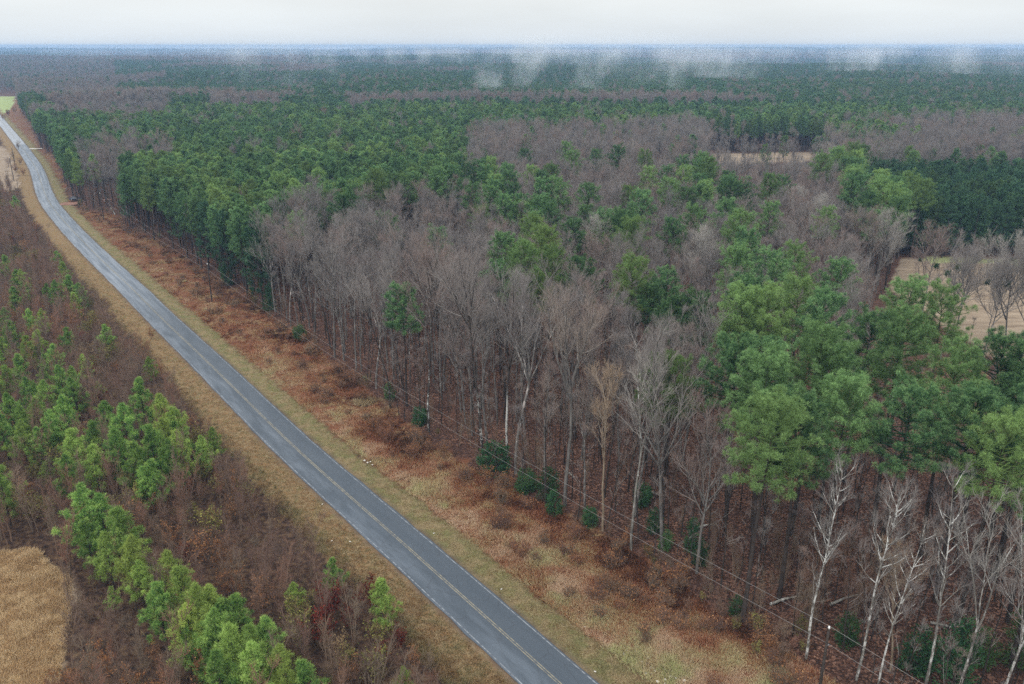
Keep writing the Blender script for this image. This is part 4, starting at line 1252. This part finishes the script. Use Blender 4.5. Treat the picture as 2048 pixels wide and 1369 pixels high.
mt = 0.5 + 0.55 * (vnoise(pts[:, 0], pts[:, 1], 7.0, 54) - 0.5) + 0.5 * (vnoise(pts[:, 0], pts[:, 1], 2.2, 55) - 0.5) - 0.42 * near_woods + 0.16 + 0.14 * (1 - smooth(66, 90, pts[:, 1])) - 0.2 * smooth(110, 170, pts[:, 1])
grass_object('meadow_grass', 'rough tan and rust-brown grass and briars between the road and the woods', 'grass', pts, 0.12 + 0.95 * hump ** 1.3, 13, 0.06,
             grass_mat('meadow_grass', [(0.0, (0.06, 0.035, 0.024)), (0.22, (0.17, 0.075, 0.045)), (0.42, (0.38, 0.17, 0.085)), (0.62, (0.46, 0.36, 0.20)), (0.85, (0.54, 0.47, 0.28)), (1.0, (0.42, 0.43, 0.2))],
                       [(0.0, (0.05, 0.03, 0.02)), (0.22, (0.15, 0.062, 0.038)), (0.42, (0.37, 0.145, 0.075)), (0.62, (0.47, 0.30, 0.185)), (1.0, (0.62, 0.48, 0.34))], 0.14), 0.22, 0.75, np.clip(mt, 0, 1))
def in_verge(x, y):
    d, s = road_coords(x, y)
    return ((d > 3.9) & (d < 7.5)) | ((d < -3.9) & (d > -9.3))
pts = sample_band(50, 260, 26000, in_verge)
d_, _ = road_coords(pts[:, 0], pts[:, 1])
grass_object('verge_grass', 'short straw-coloured grass on both verges of the road', 'grass', pts, np.where(d_ > 0, 0.13, np.where(d_ < -7.2, 0.4, 0.2)) * RNG.uniform(0.6, 1.4, len(pts)), 8, 0.05,
             grass_mat('verge_grass', [(0.0, (0.12, 0.065, 0.03)), (0.5, (0.25, 0.165, 0.08)), (1.0, (0.36, 0.28, 0.17))],
                       [(0.0, (0.1, 0.09, 0.035)), (0.5, (0.22, 0.19, 0.09)), (1.0, (0.35, 0.29, 0.17))], 0.3), 0.2, 0.7)
pts = sample_band(48, 100, 15000, lambda x, y: inside(CLEARING, x, y))
hump = 0.6 * vnoise(pts[:, 0], pts[:, 1], 2.4, 53) + 0.4 * vnoise(pts[:, 0], pts[:, 1], 0.9, 56)
grass_object('clearing_grass', 'tall dry golden grass filling the clearing at the lower left', 'grass', pts, 0.15 + 1.15 * hump ** 1.5, 14, 0.05,
             grass_mat('clearing_grass', [(0.0, (0.32, 0.21, 0.11)), (0.5, (0.62, 0.46, 0.26)), (1.0, (0.8, 0.65, 0.43))],
                       [(0.0, (0.26, 0.16, 0.08)), (0.5, (0.52, 0.36, 0.19)), (1.0, (0.72, 0.55, 0.34))], 0.35), 0.2, 0.6)
# low stems and leaves under the thicket
rng = np.random.default_rng(61)
pts = SCRUB_PTS[rng.integers(0, len(SCRUB_PTS), 12000)] + rng.normal(0, 1.5, (12000, 2))
d_, _ = road_coords(pts[:, 0], pts[:, 1])
pts = pts[(d_ < -8.8) & ~inside(CLEARING, pts[:, 0], pts[:, 1])]
grass_object('undergrowth', 'dense low brown weeds and seedlings under the thicket left of the road', 'undergrowth', pts, 0.3 + 1.3 * rng.uniform(0, 1, len(pts)) ** 2, 7, 0.05,
             grass_mat('undergrowth', [(0.0, (0.05, 0.034, 0.022)), (0.5, (0.17, 0.105, 0.06)), (1.0, (0.40, 0.31, 0.17))],
                       [(0.0, (0.05, 0.028, 0.022)), (0.5, (0.2, 0.09, 0.052)), (1.0, (0.26, 0.24, 0.09))], 0.12), 0.35, 0.6)

# ------------------------------------------------------------------ utility poles, insulators and wires
M['pole'] = flat_mat('pole_wood', (0.028, 0.022, 0.018), (0.06, 0.048, 0.04), 3.0)
M['metal'] = flat_mat('grey_metal', (0.3, 0.31, 0.32), (0.45, 0.46, 0.47), 4.0, 0.45, 0.5)
M['porcelain'] = flat_mat('porcelain', (0.7, 0.7, 0.68), (0.8, 0.8, 0.78), 2.0, 0.4, 0.5)
M['wire'] = flat_mat('wire', (0.22, 0.21, 0.2), (0.3, 0.29, 0.28), 1.0, 0.6, 0.3)
def box(mb, c, s):
    c, s = np.array(c, float), np.array(s, float) / 2
    V = np.array([[x, y, z] for z in (-1, 1) for y in (-1, 1) for x in (-1, 1)]) * s + c
    mb.add(V, [[0, 2, 3, 1], [4, 5, 7, 6], [0, 1, 5, 4], [1, 3, 7, 5], [3, 2, 6, 7], [2, 0, 4, 6]])
def tube1(mb, pts, radii, sides=8):
    tubes(mb, np.array(pts, float)[None], np.array(radii, float)[None], sides, 0.4)
POLE_H = 9.6
def pole(xy, label, rz, h=POLE_H):
    root = empty('utility_pole', (xy[0], xy[1], float(ground_z(np.array([xy[0]]), np.array([xy[1]]))[0])), rz)
    tag(root, label, 'utility pole', 'utility poles of the power line')
    m = MB()
    tube1(m, [(0, 0, -0.6), (0, 0, h * 0.5), (0, 0, h - 0.02), (0, 0, h)], [0.17, 0.145, 0.115, 0.02], 10)
    m.build('post', M['pole'], root)
    m = MB()
    tube1(m, [(0, 0, h + 0.002), (0, 0, h + 0.1), (0, 0, h + 0.12), (0, 0, h + 0.2), (0, 0, h + 0.24), (0, 0, h + 0.34), (0, 0, h + 0.36)], [0.03, 0.03, 0.10, 0.12, 0.07, 0.09, 0.02], 10)
    m.build('insulator', M['porcelain'], root)
    m = MB()
    box(m, (0.20, 0, h - 1.9), (0.16, 0.07, 0.07))
    tube1(m, [(0.3, 0, h - 1.99), (0.3, 0, h - 1.97), (0.3, 0, h - 1.83), (0.3, 0, h - 1.81)], [0.01, 0.055, 0.055, 0.01], 8)
    m.build('bracket', M['metal'], root)
    return root
n0 = at(1658, 1258, POLE_H)
n1 = at(424, 603)
line_dir = norm(n1 - n0)
rz_line = math.atan2(line_dir[1], line_dir[0]) - math.pi / 2
n2 = at(208, 440)
nm1 = n0 - line_dir * 62
pole(n0, 'dark wooden utility pole nearest the bottom edge, with a white insulator on top', rz_line)
pole(n1, 'dark wooden utility pole standing in the rusty meadow beside the dense green pines', rz_line)
pole(n2, 'dark thin pole in the far meadow near the parked car', rz_line)
pole(nm1, 'dark wooden utility pole at the lower right end of the line', rz_line)
l0, l1 = at(28, 362), at(31, 334)
pole(l0, 'utility pole left of the road bend, the nearer of two beside the pale field', 0.6, 10.5)
pole(l1, 'utility pole left of the road bend, the farther of two beside the pale field', 0.6, 10.0)
def wire(a, b, za, zb, sag, label, r=0.013):
    t = np.linspace(0, 1, 40)
    p = np.stack([a[0] + (b[0] - a[0]) * t, a[1] + (b[1] - a[1]) * t, za + (zb - za) * t - sag * 4 * t * (1 - t)], 1)
    m = MB()
    tube1(m, p, np.full(40, r), 5)
    tag(m.build('power_line', M['wire']), label, 'wire')
side = np.array([line_dir[1], -line_dir[0]]) * 0.3
for k, (a, b, txt) in enumerate(((nm1, n0, 'from the nearest pole toward the bottom right'), (n0, n1, 'strung along the woods between two poles'), (n1, n2, 'from the rusty meadow on to the far pole'))):
    sag = [0.6, 2.4, 0.9][k]
    wire(a, b, POLE_H + 0.3, POLE_H + 0.3, sag, 'upper thin grey wire ' + txt)
    wire(a + side, b + side, POLE_H - 1.86, POLE_H - 1.86, sag, 'lower thin grey wire ' + txt)

# ------------------------------------------------------------------ parked car at the dirt driveway
def car(xy, rz):
    root = empty('parked_car', (xy[0], xy[1], 0.03), rz)
    tag(root, 'small dark blue-grey car parked at the dirt driveway by the woods', 'car')
    paint = flat_mat('car_paint', (0.02, 0.03, 0.05), (0.03, 0.045, 0.075), 1.0, 0.35, 0.4)
    glass = flat_mat('car_glass', (0.02, 0.025, 0.03), (0.03, 0.04, 0.05), 1.0, 0.2, 0.5)
    tyre = flat_mat('tyre', (0.02, 0.02, 0.02), (0.03, 0.03, 0.03), 1.0, 0.9)
    def loft(mb, secs):
        """secs: (x, z_bottom, z_top, half_width_bottom, half_width_top)"""
        V = []
        for x, zb, zt, wb, wt in secs:
            V += [(x, -wb, zb), (x, -wb * 1.02, (zb + zt) / 2), (x, -wt, zt), (x, wt, zt), (x, wb * 1.02, (zb + zt) / 2), (x, wb, zb)]
        n = len(secs)
        F = []
        for i in range(n - 1):
            for j in range(6):
                F.append([i * 6 + j, i * 6 + (j + 1) % 6, (i + 1) * 6 + (j + 1) % 6, (i + 1) * 6 + j])
        for e in (0, (n - 1) * 6):
            F += [[e, e + 1, e + 4, e + 5], [e + 1, e + 2, e + 3, e + 4]]
        mb.add(V, F)
    m = MB()
    loft(m, [(-2.3, 0.42, 0.72, 0.74, 0.62), (-2.2, 0.3, 0.98, 0.86, 0.8), (-1.4, 0.26, 1.03, 0.9, 0.84), (0, 0.25, 1.0, 0.91, 0.86), (1.2, 0.26, 0.97, 0.9, 0.83), (2.05, 0.3, 0.83, 0.85, 0.74), (2.3, 0.4, 0.66, 0.7, 0.6)])
    m.build('body', paint, root)
    m = MB()
    loft(m, [(-1.9, 1.0, 1.03, 0.8, 0.78), (-1.35, 1.0, 1.4, 0.8, 0.62), (-0.2, 0.99, 1.5, 0.82, 0.64), (0.45, 0.98, 1.44, 0.82, 0.62), (1.2, 0.95, 0.985, 0.8, 0.76)])
    m.build('windows', glass, root)
    m = MB()
    box(m, (-0.45, 0, 1.5), (1.5, 1.2, 0.05))
    m.build('roof', paint, root)
    for x in (-1.4, 1.42):
        for y in (-0.84, 0.84):
            m = MB()
            tube1(m, [(x, y - 0.11, 0.33), (x, y - 0.1, 0.33), (x, y + 0.1, 0.33), (x, y + 0.11, 0.33)], [0.24, 0.33, 0.33, 0.24], 18)
            w = m.build('wheel', tyre, root)
            m = MB()
            s = 1 if y > 0 else -1
            tube1(m, [(x, y + s * 0.09, 0.33), (x, y + s * 0.118, 0.33), (x, y + s * 0.12, 0.33)], [0.2, 0.19, 0.01], 14)
            m.build('rim', M['metal'], w)
    lamp = flat_mat('lamp_glass', (0.6, 0.6, 0.58), (0.7, 0.7, 0.68), 1.0, 0.2, 0.6)
    tail = flat_mat('tail_lamp', (0.3, 0.02, 0.02), (0.35, 0.03, 0.02), 1.0, 0.3, 0.5)
    for y in (-0.6, 0.6):
        m = MB()
        box(m, (2.2, y, 0.7), (0.16, 0.28, 0.12))
        m.build('headlight', lamp, root)
        m = MB()
        box(m, (-2.25, y, 0.82), (0.12, 0.24, 0.14))
        m.build('tail_light', tail, root)
car(at(152, 401), math.radians(8))

# ------------------------------------------------------------------ stones, log, mistletoe
M['stone'] = flat_mat('pale_stone', (0.42, 0.39, 0.34), (0.62, 0.6, 0.55), 3.0)
def rock_mesh(seed):
    bpy_m = MB()
    r = np.random.default_rng(seed)
    k, s = 5, 8
    th = np.linspace(0.12, math.pi - 0.12, k)
    V = []
    for a in th:
        for j in range(s):
            b_ = j * 2 * math.pi / s
            q = np.array([math.sin(a) * math.cos(b_), math.sin(a) * math.sin(b_), 0.6 * math.cos(a)]) * r.uniform(0.75, 1.15)
            V.append(q)
    F = [[i * s + j, (i + 1) * s + j, (i + 1) * s + (j + 1) % s, i * s + (j + 1) % s] for i in range(k - 1) for j in range(s)]
    V += [(0, 0, 0.62), (0, 0, -0.62)]
    F3 = [[j, (j + 1) % s, k * s] for j in range(s)] + [[(k - 1) * s + (j + 1) % s, (k - 1) * s + j, k * s + 1] for j in range(s)]
    bpy_m.add(V, F, F3)
    return bpy_m.mesh('rock', M['stone'], False)
ROCKS = [rock_mesh(i) for i in range(5)]
r = np.random.default_rng(77)
for i in range(46):
    t = r.uniform(0, 1)
    u, v = 1262 + 95 * t + r.normal(0, 12), 1308 + 55 * t + r.normal(0, 9)
    x, y = at(u, v)
    o = link('pale_stone', ROCKS[i % 5])
    o.location = (x, y, float(ground_z(np.array([x]), np.array([y]))[0]) + 0.1)
    s = r.uniform(0.08, 0.2)
    o.scale = (s * 1.3, s, s)
    o.rotation_euler = (r.uniform(-0.4, 0.4), r.uniform(-0.4, 0.4), r.uniform(0, 6))
    tag(o, 'pale broken stone in the rubble patch at the bottom of the meadow', 'stone', 'pale rubble stones')
for i, (u, v) in enumerate(((735, 928), (741, 925), (729, 924), (745, 931))):
    x, y = at(u, v)
    o = link('pale_stone', ROCKS[i % 5])
    o.location = (x, y, float(ground_z(np.array([x]), np.array([y]))[0]) + 0.3)
    s = r.uniform(0.12, 0.2)
    o.scale = (s, s, s)
    tag(o, 'white stone in the little pile on the ditch bank beside the road', 'stone', 'white stones of the little pile')
for u, v in ((1170, 1248), (790, 955), (1003, 1180), (868, 1068), (1190, 1345), (614, 975), (645, 1010), (664, 1085), (765, 1188), (560, 905), (432, 1010), (740, 905), (985, 1325), (760, 1178), (650, 1150), (700, 1085), (850, 1200)):
    x, y = at(u, v)
    if -9.0 < road_coords(x, y)[0][0] < -3.9 or 3.9 < road_coords(x, y)[0][0] < 9:
        o = link('litter_scrap', ROCKS[1])
        o.location = (x, y, float(ground_z(np.array([x]), np.array([y]))[0]) + 0.14)
        o.scale = (0.16, 0.1, 0.07)
        o.rotation_euler = (0, 0, u)
        tag(o, 'tiny white scrap lying in the roadside grass', 'litter', 'white scraps on the verges')
def log(u0, v0, u1, v1, rad, label):
    a, b_ = at(u0, v0), at(u1, v1)
    m = MB()
    za, zb = (float(ground_z(np.array([q[0]]), np.array([q[1]]))[0]) + 0.3 for q in (a, b_))
    tube1(m, [(a[0], a[1], za), ((a[0] + b_[0]) / 2, (a[1] + b_[1]) / 2, (za + zb) / 2 + 0.2), (b_[0], b_[1], zb)], [rad, rad * 0.8, rad * 0.5], 8)
    tag(m.build('fallen_log', M['white_bark'], None), label, 'log')
log(222, 418, 231, 432, 0.3, 'pale fallen log leaning at the woods edge in the far meadow')
for (u0, v0, u1, v1), lb in zip(((1390, 1060, 1432, 1052), (1300, 985, 1330, 1000), (1540, 1215, 1600, 1196), (1660, 1215, 1720, 1190), (1130, 945, 1150, 958), (1860, 1250, 1925, 1268)),
                               ('below the near pines', 'behind the pale forked tree', 'left of the white-barked tree by the pole', 'right of the white-barked tree by the pole', 'behind the vase-shaped bare tree', 'among the pale trees at the lower right')):
    log(u0, v0, u1, v1, 0.17, 'fallen grey log on the red leaf litter ' + lb)
x, y = at(730, 806)
mb = MB()
tufts(mb, np.array([[x + q, y + w_, 0.1] for q, w_ in np.random.default_rng(5).normal(0, 1.0, (60, 2))]), np.full(60, 0.8), 22, 0.06, np.random.default_rng(4), 0.3, 0.9)
tag(mb.build('dead_grass_clump', grass_mat('dead_clump', [(0, (0.3, 0.22, 0.12)), (1, (0.45, 0.36, 0.22))], [(0, (0.3, 0.22, 0.12)), (1, (0.45, 0.36, 0.22))], 1.0)), 'pale flattened clump of dead grass in the brown meadow', 'grass clump')
mm = MB()
rg = np.random.default_rng(91)
blades(mm, rg.normal(0, 0.18, (260, 3)), norm(rg.normal(size=(260, 3))), 0.35, 0.12, rg.uniform(0, 0.6, 260), rg)
MIST_ME = mm.mesh('mistletoe', M['holly'])
trees_f = [q for q in TREES if q['key'] == 'field']
for i in range(14):
    q = trees_f[i % len(trees_f)]
    o = link('mistletoe_clump', MIST_ME)
    a = rg.uniform(0, 6.28)
    o.location = (q['x'] + 2.3 * math.cos(a), q['y'] + 2.3 * math.sin(a), q['h'] * rg.uniform(0.72, 0.92))
    s = rg.uniform(0.8, 1.5)
    o.scale = (s, s, s)
    tag(o, 'small dark ball of mistletoe high in the bare trees by the tan field', 'mistletoe', 'mistletoe balls in the bare trees')

# ------------------------------------------------------------------ mist rising from the forest, and the hazy air
def mist_mat(name, feature, dens, thr_low, thr_top):
    """thin ragged vapour: a fractal density that gathers upwards and fades before the sides of its bank"""
    t = NT(name)
    o = t.obj
    sp = t.new('ShaderNodeSeparateXYZ')
    t.l.new(o, sp.inputs[0])
    warp = t.new('ShaderNodeTexNoise')
    warp.inputs['Scale'].default_value = 0.7 / feature
    warp.inputs['Detail'].default_value = 2.0
    t.l.new(t.pos, warp.inputs['Vector'])
    add = t.new('ShaderNodeVectorMath', operation='MULTIPLY_ADD')
    t.l.new(warp.outputs['Color'], add.inputs[0])
    add.inputs[1].default_value = (feature * 0.9,) * 3
    t.l.new(t.pos, add.inputs[2])
    rot = t.new('ShaderNodeMapping')
    rot.inputs['Rotation'].default_value = (0, 0.35, 0)
    rot.inputs['Scale'].default_value = (1 / feature, 0.45 / feature, 0.62 / feature)
    t.l.new(add.outputs[0], rot.inputs[0])
    n = t.noise(1.0, 7.0, rot.outputs[0], 0.6)
    thr = t.range(sp.outputs['Z'], -0.9, 0.7, thr_low, thr_top)
    body = t.math('MAXIMUM', t.math('SUBTRACT', n, thr), 0.0)
    fx = t.range(t.math('ABSOLUTE', sp.outputs['X']), 1.0, 0.55)
    fy = t.range(t.math('ABSOLUTE', sp.outputs['Y']), 1.0, 0.5)
    fz = t.math('MULTIPLY', t.range(sp.outputs['Z'], -1.0, -0.7), t.range(sp.outputs['Z'], 1.0, 0.1))
    dn = t.math('MULTIPLY', t.math('MULTIPLY', body, t.math('MULTIPLY', fx, fy)), t.math('MULTIPLY', fz, dens))
    v = t.new('ShaderNodeVolumePrincipled')
    v.inputs['Color'].default_value = (0.86, 0.9, 0.94, 1)
    v.inputs['Anisotropy'].default_value = 0.1
    t.l.new(dn, v.inputs['Density'])
    t.l.new(v.outputs[0], t.out.inputs['Volume'])
    return t.m
def mist_bank(x0, x1, y0, y1, z0, z1, *a):
    m_ = MB()
    box(m_, (0, 0, 0), (2, 2, 2))
    o = m_.build('mist', mist_mat('mist', *a), None, False)
    o.location = ((x0 + x1) / 2, (y0 + y1) / 2, (z0 + z1) / 2)
    o.scale = ((x1 - x0) / 2, (y1 - y0) / 2, (z1 - z0) / 2)
    tag(o, kind='stuff')
mist_bank(-40, 80, 800, 960, 14, 72, 40, 0.075, 0.53, 0.45)
mist_bank(60, 170, 740, 900, 14, 74, 38, 0.07, 0.54, 0.45)
mist_bank(200, 330, 1050, 1300, 14, 66, 36, 0.06, 0.55, 0.46)
mist_bank(-310, -180, 820, 1000, 16, 70, 44, 0.045, 0.54, 0.45)
mist_bank(480, 760, 1180, 1500, 14, 66, 42, 0.05, 0.56, 0.46)
mist_bank(-1000, 1300, 1700, 2300, 14, 62, 58, 0.030, 0.60, 0.50)
mist_bank(-2200, 2600, 2900, 3600, 14, 58, 95, 0.014, 0.58, 0.49)
HZ = bpy.data.materials.new('haze')
HZ.use_nodes = True
hn = HZ.node_tree.nodes
hn.clear()
ho, hv = hn.new('ShaderNodeOutputMaterial'), hn.new('ShaderNodeVolumePrincipled')
hv.inputs['Color'].default_value = (0.36, 0.57, 0.86, 1)
hv.inputs['Density'].default_value = 0.00017
hv.inputs['Anisotropy'].default_value = 0.0
HZ.node_tree.links.new(hv.outputs[0], ho.inputs['Volume'])
m = MB()
gx, gy = np.meshgrid(np.linspace(-6500, 6500, 160), np.linspace(0, 9200, 160))
low, high = float(terrain(gx, gy).min()) - 2.0, max(CAM_H + 1.5, float(terrain(gx, gy).max()) + 27.0)
box(m, (0, 4500, (low + high) / 2), (15200, 9700, high - low))
tag(m.build('haze', HZ, smooth_shade=False), kind='stuff')
